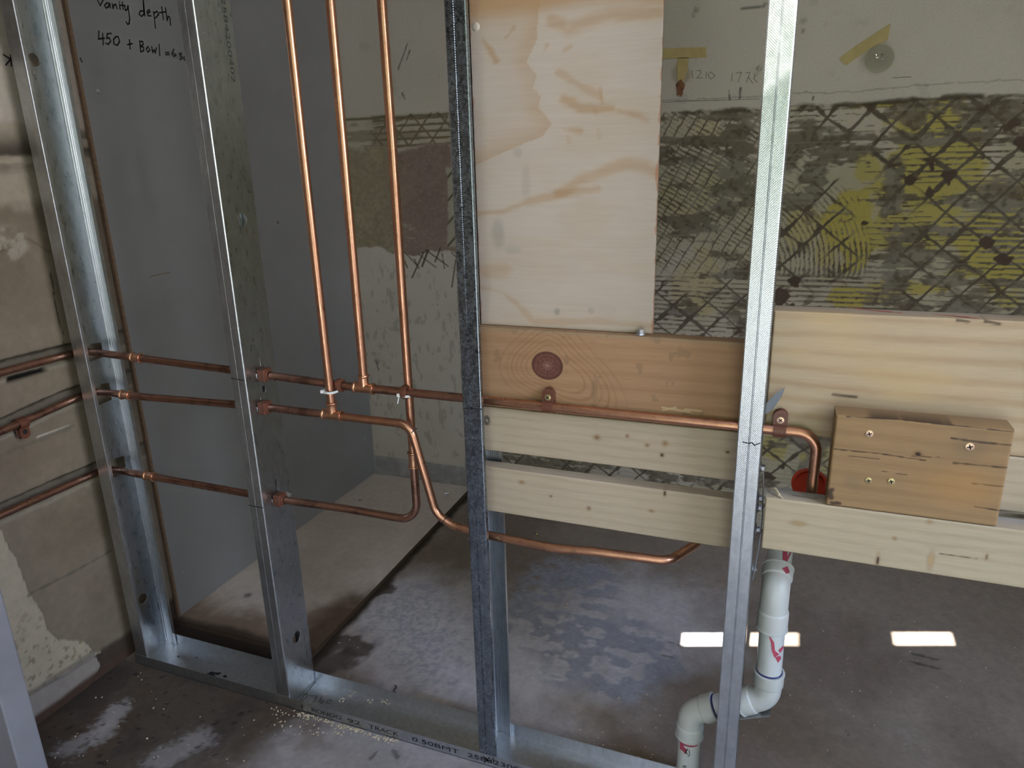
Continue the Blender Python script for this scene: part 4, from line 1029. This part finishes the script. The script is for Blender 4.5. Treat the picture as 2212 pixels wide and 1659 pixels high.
# middle circuit
y2 = .030; z2 = .712
p2 = thing('copper_pipe', 'middle copper pipe with the left riser and an S-bend down below the lowest board', 'pipe', (.5, y2, z2), PIPE)
tube('pipe_run', fillet([(-.024, -2.28, .672), (-.024, -.16, .677), (-.022, .040, .698), (.045, .040, .700), (.14, .040, .700), (.40, .036, .709), (.50, y2+.002, z2), (.62, y2, z2)], [0, .3, .030, .2, .3, .4, .4, 0], 10), p2, 'copper_dull')
tube('pipe_run', fillet([(.62, y2, z2), (.806, y2, .7115), (.846, .036, .532), (.880, .036, .513), (.955, .037, .5045), (1.085, .034, .5025), (1.150, .038, .5065), (1.285, .047, .5075), (1.330, .135, .508), (1.345, .30, .508)],
                        [0, .030, .07, .05, .25, .25, .25, .030, .2, 0], 12), p2, 'copper')
tube('riser', [(.6285, y2, ZC), (.6320, y2, 1.2), (.6370, y2, .735)], p2)
tee((.6370, y2, .7130), p2); coupling((.0860, .0400, .6995), (1, 0, 0), p2)
# bottom circuit
y3 = .058
p3 = thing('copper_pipe', 'lowest level copper pipe on the left, turning up into the right riser', 'pipe', (.4, y3, .50), PIPE)
tube('pipe_run', fillet([(-.024, -2.28, .510), (-.024, .040, .508), (.10, .040, .507), (.38, .038, .506), (.50, .044, .502), (.62, y3, .4975), (.7920, y3, .4965), (.7920, y3, .64)], [0, .030, .3, .4, .4, .4, .040, 0], 14), p3, 'copper_dull')
tube('riser', [(.7920, y3, .62), (.7935, y3, 1.2), (.7900, y3, ZC)], p3)
coupling((.7920, y3, .628), (0, 0, 1), p3, .017); coupling((.1130, .0400, .5070), (1, 0, 0), p3)
def pen_ring(c, axis, parent):
    mb = MB(); mb.lathe(Vector(c), axis, [(RP+.0003, -.0007), (RP+.0003, .0007)], 22, False); return mb.build('pen_mark', MAT['ink'], parent)
pen_ring((.8120, .0316, .6990), (.62, .05, -.78), p2); pen_ring((.8640, .036, .5220), (.85, 0, -.52), p2)

# ---- clips and ties
def clip_frame(c, along, up, out):
    A, U_, O = Vector(along).normalized(), Vector(up).normalized(), Vector(out).normalized(); C0 = Vector(c)
    return lambda a, u, o: C0+A*a+U_*u+O*o
def saddle(label, c, along, up, out, drop, mat_screw, group='brown saddle clips holding the copper pipes'):
    """strap over a pipe whose centre is c; drop = distance from pipe centre back to the fixing face"""
    t = thing('pipe_clip', label, 'pipe clip', c, group); F = clip_frame(c, along, up, out)
    w = .0095; mb = MB(); prof = []
    R0, R1 = RP+.0004, RP+.0030
    arc = [math.radians(a) for a in range(-90, 91, 15)]
    outer = [(-R1, -drop)]+[(R1*math.sin(a), R1*math.cos(a)) for a in arc]+[(R1, -drop)]
    inner = [(-R0, -drop)]+[(R0*math.sin(a), R0*math.cos(a)) for a in arc]+[(R0, -drop)]
    n = len(outer)
    vs = [F(s*w, *q) for s in (-1, 1) for q in outer]+[F(s*w, *q) for s in (-1, 1) for q in inner]
    fs = []
    for i in range(n-1):
        fs += [(i, i+1, n+i+1, n+i), (2*n+i, 3*n+i, 3*n+i+1, 2*n+i+1), (i, 2*n+i, 2*n+i+1, i+1), (n+i, n+i+1, 3*n+i+1, 3*n+i)]
    fs += [(0, n, 3*n, 2*n), (n-1, 3*n-1, 4*n-1, 2*n-1)]
    mb.add(vs, fs); mb.build('strap', MAT['brown_plastic'], t, True)
    tab = [(-w, .004), (w, .004)]+[(w*math.cos(a), .019+w*math.sin(a)) for a in np.linspace(0, math.pi, 11)]
    mb = MB(); n = len(tab)
    mb.add([F(a, u+.004, -drop) for a, u in tab]+[F(a, u+.004, -drop+.0125) for a, u in tab], [tuple(range(n)), tuple(range(n, 2*n))[::-1]]+[(i, (i+1) % n, (i+1) % n+n, i+n) for i in range(n)])
    mb.build('tab', MAT['brown_plastic'], t, False, .001)
    p = F(0, .018, -drop+.0125); mb = MB(); o = Vector(out).normalized()
    mb.lathe(p, o, [(.0054, -.001), (.0054, .0008), (.003, .0014)], 20); mb.cur = 1
    A, U_ = Vector(along).normalized(), Vector(up).normalized()
    for d, e2 in ((A+U_, A-U_), (A-U_, A+U_)): mb.obox(p+o*.0014, d.normalized()*.0032, e2.normalized()*.0007, o*.0003)
    mb.build('screw', [mat_screw, MAT['dark']], t, True)
    return t
q = at(1185, 876, 'y', y1); saddle('brown saddle clip holding the copper pipe against the knotty board', (q[0], y1, .7675), (1, 0, 0), (0, 0, 1), (0, -1, 0), .0088, MAT['screw_brass'])
saddle('brown saddle clip with bright copper screw, right of the bright stud', (1.4450, y1, .7660), (1, 0, 0), (0, 0, 1), (0, -1, 0), .0088, MAT['screw_copper'])
saddle('brown clip on the pipe crossing the stripped left wall, screw tab pointing down', (-.024, -.125, .6786), (0, 1, .06), (0, 0, -1), (1, 0, 0), .0085, MAT['dark'])
def grommet(label, c, tilt=0.0):
    t = thing('pipe_clip', label, 'pipe clip', c, 'brown pipe clips fixed in the side of the stud'); c = Vector(c); mb = MB()
    mb.obox(c+Vector((.0085, 0, 0)), (.0090, 0, 0), (0, .0120, 0), (0, 0, .0128)); mb.build('block', MAT['brown_plastic'], t, False, .0022)
    mb = MB(); mb.lathe(c+Vector((.0150, 0, 0)), (1, 0, 0), [(.0112, 0), (.0116, .004), (.0105, .0062), (RP+.0004, .0066)], 24, False); mb.build('collar', MAT['brown_plastic'], t, True)
    mb = MB(); mb.lathe(c+Vector((-.0060, 0, 0)), (1, 0, 0), [(RP+.0005, 0), (RP+.0022, .0006), (RP+.0022, .008)], 24, False); mb.build('sleeve', MAT['brown_plastic'], t, True)
    return t
def on_path(x, a, b_):
    t = (x-a[0])/(b_[0]-a[0]); return tuple(a[i]+(b_[i]-a[i])*t for i in range(3))
gx = XB+.0015
grommet('brown pipe clip in the stud side, uppermost of the three', on_path(gx, (.40, .043, .780), (.52, .046, .774)))
grommet('brown pipe clip in the stud side, middle one of the three', on_path(gx, (.40, .036, .709), (.50, .032, .712)))
grommet('brown pipe clip in the stud side, lowest of the three', on_path(gx, (.38, .038, .506), (.50, .044, .502)))
def ring_clip(label, c, axis):
    mb = MB(); mb.lathe(Vector(c), axis, [(RP+.0004, -.0055), (RP+.0045, -.0055), (RP+.0052, -.003), (RP+.0052, .003), (RP+.0045, .0055), (RP+.0004, .0055)], 26, False)
    return tag(mb.build('pipe_ring', MAT['brown_plastic'], None, True), label, 'pipe clip', 'brown rings where pipes cross')
def tie(label, c, rx, ry, head_side, tail):
    t = thing('cable_tie', label, 'cable tie', c, 'white cable ties at the pipe crossings'); cx, cy, cz = c
    mb = MB(); n = 40; w = .0022
    vs = []
    for k in range(n):
        a = 2*math.pi*k/n; sa = math.copysign(abs(math.cos(a))**.8, math.cos(a)); sb = math.copysign(abs(math.sin(a))**.8, math.sin(a))
        z = cz-.10*(rx*sa)
        for rr_, dz in ((0, -w), (0, w), (.0011, w), (.0011, -w)):
            vs.append((cx+(rx+rr_)*sa, cy+(ry+rr_)*sb, z+dz))
    fs = [(k*4+j, k*4+(j+1) % 4, ((k+1) % n)*4+(j+1) % 4, ((k+1) % n)*4+j) for k in range(n) for j in range(4)]
    mb.add(vs, fs); mb.build('band', MAT['tie'], t, True)
    hx = cx+head_side*rx*.75; hy = cy-ry*.78
    mb = MB(); mb.obox((hx, hy-.002, cz-.1*rx*head_side*.7), (.0038, -.0016*head_side, 0), (.0012*head_side, .0032, 0), (0, 0, .0032)); mb.build('head', MAT['tie'], t, False, .0008)
    mb = MB(); mb.tube(fillet([(hx, hy-.002, cz), tuple(np.array((hx, hy-.002, cz))+np.array(tail)*.5), tuple(np.array((hx, hy-.002, cz))+np.array(tail))], .01, 4), .0014, 8); mb.build('tail', MAT['tie'], t, True)
    return t
tie('white cable tie lashing the left riser to the topmost pipe', (.6360, .038, .7615), .0125, .0195, -1, (.006, -.001, -.003))
tie('white cable tie lashing the right riser to the topmost pipe', (.7925, .052, .7640), .0125, .0165, -1, (-.004, -.001, -.016))
ring_clip('brown ring on the topmost pipe beside the left riser', (.6500, .046, .7695), (1, 0, 0))
ring_clip('brown ring on the topmost pipe just behind the right riser', (.7920, .046, .7685), (1, 0, 0))

# ---------------------------------------------------------------- PVC waste pipe
RV = .0208
pv = thing('waste_pipe', 'grey-white PVC waste pipe bending through the bright stud down to the floor', 'waste pipe', (1.336, .060, 0))
yv = .060
U0 = Vector((1.4630, yv, .268)); L0 = Vector((1.3360, yv, .196))
dg = (U0-L0).normalized()
def vt(name, pts, r=RV, mat='pvc'): return MB().tube(pts, r, 36).build(name, MAT[mat], pv, True)
vt('pipe', [(1.336, yv, .002), (1.336, yv, .17)])
vt('pipe', [L0+dg*.02, U0-dg*.02])
vt('pipe', [(1.4630, yv, .29), (1.4610, yv, .43)])
bend_c = Vector((1.4605, yv, .478)); e1 = Vector((1.4720, .30, .610)); d2 = (e1-bend_c).normalized()
vt('pipe', [bend_c+d2*.02, bend_c+d2*.20])
def elbow(corner, da, db, la, lb, r=.0250):
    mb = MB(); c = Vector(corner); da = Vector(da).normalized(); db = Vector(db).normalized()
    mb.tube(fillet([c+da*la*.6, c, c+db*lb*.6], .030, 12), r-.0022, 36, False)
    for d, L in ((da, la), (db, lb)):
        mb.lathe(c+d*L*.5, d, [(r-.0024, -.001), (r-.0004, .001), (r, .003), (r, L*.5-.0036), (r+.0010, L*.5-.0030), (r+.0010, L*.5-.0004), (r+.0004, L*.5), (RV+.0003, L*.5)], 40, False)
    return mb.build('elbow', MAT['pvc_fit'], pv, True)
elbow(L0, (0, 0, -1), dg, .052, .050)
elbow(U0, -dg, (0, 0, 1), .050, .052)
elbow(bend_c, (0, 0, -1), d2, .072, .046)
def glue_ring(c, axis, mat, r=.0215, w=.0018):
    mb = MB(); mb.lathe(Vector(c), axis, [(RV+.0002, -w), (RV+.0010, -w*.5), (RV+.0010, w*.5), (RV+.0002, w)], 40, False); return mb.build('glue_line', mat, pv, True)
glue_ring(L0+dg*.0515, dg, MAT['blue_glue']); glue_ring(U0+Vector((0, 0, .0535)), (0, 0, 1), MAT['blue_glue']); glue_ring(bend_c-Vector((0, 0, .0735)), (0, 0, 1), MAT['ink'], w=.0006)
glue_ring(L0-Vector((0, 0, .0545)), (0, 0, 1), MAT['primer'], w=.0030)
def on_cyl(c0, axis, strokes, w, name, mat, r=RV):
    """marks wrapped on the pipe: strokes are (angle from the camera side in degrees, height) along axis"""
    mb = MB(); a = Vector(axis).normalized(); c0 = Vector(c0)
    v = (Vector(CAM)-c0); v = (v-a*v.dot(a)).normalized(); s = a.cross(v)
    for st in strokes:
        dense = []
        for (p0, h0, w0), (p1, h1, w1) in zip(st[:-1], st[1:]):
            for k in range(7): t = k/6; dense.append((p0+(p1-p0)*t, h0+(h1-h0)*t, w0+(w1-w0)*t))
        vs = []
        for i, (p, h, ww) in enumerate(dense):
            q = dense[min(i+1, len(dense)-1)]; q0 = dense[max(i-1, 0)]
            tx, ty = (q[0]-q0[0])*math.pi/180*r, q[1]-q0[1]; L = math.hypot(tx, ty)+1e-9
            for sg in (-1, 0, 1):
                pp = p+sg*(-ty/L)*ww/r*180/math.pi/2; hh = h+sg*tx/L*ww/2; an = math.radians(pp)
                vs.append(c0+a*hh+(v*math.cos(an)+s*math.sin(an))*(r+.0005))
        n = len(dense)
        mb.add(vs, [(i*3+j, i*3+j+1, i*3+j+4, i*3+j+3) for i in range(n-1) for j in (0, 1)])
    return mb.build(name, mat, pv, True)
on_cyl((1.4622, yv, .34), (0, 0, 1), [[(-10, .062, .002), (5, .052, .005), (12, .036, .005), (30, .026, .010)], [(30, .018, .014), (52, .022, .008)], [(40, .034, .008), (66, .040, .006)]], .004, 'primer_stain', MAT['primer'])
on_cyl(bend_c+d2*.02, d2, [[(20, .060, .001), (26, .048, .004), (34, .028, .004)], [(22, .046, .008), (30, .020, .010)], [(52, .052, .003), (30, .026, .003), (46, .012, .006)]], .004, 'primer_stain', MAT['primer'])
on_cyl(bend_c, d2, [[(24, .034, .012), (40, .026, .010)]], .004, 'primer_stain', MAT['primer'], .0248)
on_cyl((1.336, yv, .10), (0, 0, 1), [[(-44, .040, .006), (-30, .024, .014), (-12, .030, .004)], [(-60, .038, .004), (50, .038, .004)]], .004, 'primer_stain', MAT['primer'])
on_cyl((1.336, yv, .10), (0, 0, 1), [[(-18, .030, .0016), (-4, .018, .0016)], [(-4, .032, .0016), (-16, .018, .0016)], [(2, .030, .0012), (6, .018, .0012), (-2, .014, .0012)]], .0016, 'marker_scribble', MAT['ink'])
# printed lettering reading down the lower pipe
va = (Vector(CAM)-Vector((1.336, yv, .05))); va.z = 0; va.normalize(); sa = Vector((0, 0, 1)).cross(va)
text('printed_word', 'BEP PVC', Vector((1.336, yv, .092))+va*(RV+.0006)-sa*.0085, (0, 0, -1), tuple(sa), .062, .0062, MAT['ink'], pv)
# red cap on the far end of the waste pipe
rc = Vector(at(1749, 1049, 'y', .125)); cd = Vector((.0, -.62, .78)).normalized()
vt('branch_pipe', [rc-cd*.002, rc-cd*.05, Vector((1.474, .200, .548))])
cap = thing('red_cap', 'red plastic cap on the pipe end behind the copper elbow', 'cap', rc)
mb = MB(); mb.lathe(rc-cd*.012, cd, [(RV+.0006, 0), (.0262, 0), (.0266, .006), (.0275, .013), (.0290, .016), (.0290, .0185), (.0235, .0190), (.0225, .0140), (.001, .0135)], 40, False); mb.build('rim', MAT['red'], cap, True)

# ---------------------------------------------------------------- things on the back wall
def tape(label, pts, group='strips of yellowed tape on the back wall'):
    poly = []
    for u, v in pts:
        q = at(u, v, 'y', YB-.0006); poly.append((q[0], YB-.0016, q[2]))
    mb = MB(); mb.prism(poly, (0, .0006, 0)); return tag(mb.build('tape_strip', MAT['tape'], None), label, 'tape', group)
tape('level strip of yellowed tape on the back wall beside the plywood', [(1428, 105), (1470, 103), (1528, 102), (1525, 112), (1527, 124), (1480, 126), (1428, 127)])
tape('short upright strip of yellowed tape hanging below the level strip', [(1463, 125), (1488, 124), (1486, 150), (1476, 176), (1464, 172), (1462, 150)])
tape('slanting strip of yellowed tape beside the clear disc on the back wall', [(1812, 126), (1850, 98), (1890, 72), (1924, 50), (1918, 86), (1880, 104), (1830, 140), (1824, 140)])
q = at(1470, 190, 'y', YB); mb = MB()
n = 14; mb.prism([(q[0]+.011*(1+.35*math.sin(k*2.3))*math.cos(2*math.pi*k/n), YB-.006, q[2]+.022*(1+.25*math.sin(k*3.1))*math.sin(2*math.pi*k/n)) for k in range(n)], (0, .005, 0))
tag(mb.build('wall_plug', plain('rusty_plug', lin(126, 84, 56), .8, var=.5, nscale=90), None, False, .001), 'torn rusty brown plug below the short strip of tape', 'wall plug')
q = at(1897, 124, 'y', YB); dsc = thing('plastic_disc', 'round clear plastic disc with torn shiny foil, stuck on the back wall', 'disc', (q[0], YB-.003, q[2]))
mb = MB(); mb.lathe((q[0]+.004, YB-.0012, q[2]-.004), (0, -1, 0), [(.034, 0), (.034, .0016), (.030, .0026), (.001, .0028)], 36, True); mb.build('disc', MAT['clear'], dsc, True)
mb = MB(); n = 9
for k in range(16):
    cx, cz = q[0]+random.uniform(-.018, .012), q[2]+random.uniform(-.005, .007)
    mb.add([(cx+random.uniform(-.005, .005), YB-.0045-random.uniform(0, .004), cz+random.uniform(-.004, .004)) for _ in range(4)], [(0, 1, 2), (0, 2, 3)])
mb.build('foil', MAT['foil'], dsc)
for u, v, lb in ((1505, 22, 'white broken wall plug high on the back wall, above the level tape'), (1640, 150, 'small clear blob on the back wall just left of the bright stud')):
    q = at(u, v, 'y', YB); mb = MB(); mb.lathe((q[0], YB-.001, q[2]), (.3, -1, .5), [(.006, 0), (.007, .006), (.004, .016), (.001, .017)], 12); mb.lathe((q[0]-.006, YB-.001, q[2]-.012), (-.4, -1, -.3), [(.004, 0), (.004, .006), (.001, .010)], 10)
    tag(mb.build('wall_plug', MAT['plug'], None, True), lb, 'wall plug')
for grp in (([(1494, 152), (1497, 170)],), ([(1505, 153), (1513, 152), (1514, 158), (1505, 169), (1518, 168)],), ([(1526, 155), (1525, 170)],), ([(1535, 155), (1529, 163), (1536, 171), (1545, 164), (1535, 155)],), ([(1582, 158), (1580, 176)],), ([(1590, 158), (1602, 156), (1594, 178)],), ([(1610, 158), (1620, 156), (1612, 178)], [(1616, 166), (1626, 180)]), ([(1634, 160), (1628, 170), (1636, 178)],), ([(1928, 168), (1968, 166)],)):
    ink('pencil_figure', [[at(u, v, 'y', YB-.0008) for u, v in q] for q in grp], (0, -1, 0), .0016, MAT['pencil'], wall_back)
for q in ([(1575, 193), (1574, 210)], [(1598, 190), (1597, 211)], [(1757, 208), (1756, 214)], [(1431, 221), (1500, 218), (1640, 214)]): ink('pencil_tick', [[at(u, v, 'y', YB-.0008) for u, v in q]], (0, -1, 0), .0014, MAT['pencil'], wall_back)

# ---------------------------------------------------------------- debris
random.seed(3)
def chips(name, label, cat, spots, mat):
    mb = MB()
    for (x, y, z, r) in spots:
        a = random.uniform(0, math.pi); L = r*random.uniform(.6, 1.6); w = r*random.uniform(.3, .8); h = r*random.uniform(.25, .6)
        d = np.array([math.cos(a), math.sin(a), random.uniform(-.2, .2)]); e2 = np.array([-math.sin(a), math.cos(a), 0])
        mb.obox((x, y, z+h), d*L, e2*w, (0, 0, h))
    o = mb.build(name, mat); tag(o, label, cat, None, 'stuff'); return o
sp_ = []
for k in range(230):
    t = random.random(); u = 640+220*t; v = 1528+62*t+12+random.gauss(0, 4.5)
    q = at(u, v, 'z', 0)
    if q[1] < -.004: sp_.append((q[0], q[1], .0005, random.uniform(.0008, .0022)))
for k in range(120):
    q = at(random.uniform(590, 800), random.uniform(1525, 1590), 'z', 0)
    if q[1] < -.004: sp_.append((q[0], q[1], .0005, random.uniform(.0006, .0018)))
chips('sawdust', 'pale sawdust heaped along the front of the steel floor track', 'sawdust', sp_, MAT['sawdust'])
sp_ = []
for k in range(330):
    u, v = random.uniform(690, 1500), random.uniform(1200, 1640); q = at(u, v, 'z', 0)
    if q[1] > .10 and q[0] > .42: sp_.append((q[0], q[1], .0005, random.uniform(.0005, .0017)))
for k in range(75):
    q = at(random.uniform(110, 640), random.uniform(1400, 1655), 'z', 0)
    if q[1] < -.01 and q[0] > 0: sp_.append((q[0], q[1], .0005, random.uniform(.0005, .0020)))
for k in range(70):
    q = at(random.uniform(1600, 2200), random.uniform(1320, 1640), 'z', 0)
    if q[1] > .1: sp_.append((q[0], q[1], .0005, random.uniform(.0005, .0016)))
for u, v in ((700, 1500), (740, 1512), (758, 1502), (830, 1515), (836, 1520), (770, 1495), (800, 1514)):
    q = at(u, v, 'z', .002)
    for k in range(5): sp_.append((q[0]+random.uniform(-.006, .006), q[1]+random.uniform(-.006, .006), .0018, random.uniform(.0008, .002)))
chips('wood_chips', 'small pale chips scattered over the concrete floor', 'wood chips', sp_, MAT['sawdust'])
q = at(1159, 1156, 'z', 0); mb = MB(); mb.lathe((q[0], q[1], .0005), (.2, .1, 1), [(.005, 0), (.0055, .004), (.003, .007)], 14); mb.tube([(q[0], q[1], .004), (q[0]-.008, q[1]+.012, .003)], .002, 8)
tag(mb.build('loose_screw', MAT['screw_brass'], None, True), 'loose brass screw lying on the concrete below the pine boards', 'screw')
q = at(966, 1066, 'z', .0135); mb = MB(); mb.tube(fillet([(q[0]-.010, q[1]-.012, .0155), (q[0]+.006, q[1]+.006, .0155), (q[0]+.012, q[1]+.002, .0165), (q[0]-.002, q[1]-.014, .0165)], .004, 6), .0017, 8)
tag(mb.build('metal_clip', MAT['screw'], None, True), 'bent bright metal clip lying on the floor sheet near the back wall', 'clip')
q = at(852, 1490, 'z', 0); mb = MB(); mb.tube(fillet([(q[0]-.006, q[1]+.012, .0012), (q[0]+.004, q[1]+.008, .0025), (q[0]-.002, q[1]-.006, .002), (q[0]+.014, q[1]-.010, .0012)], .006, 5), .0010, 8)
tag(mb.build('string_scrap', MAT['ink'], None, True), 'short black curl of string on the concrete behind the floor track', 'string')
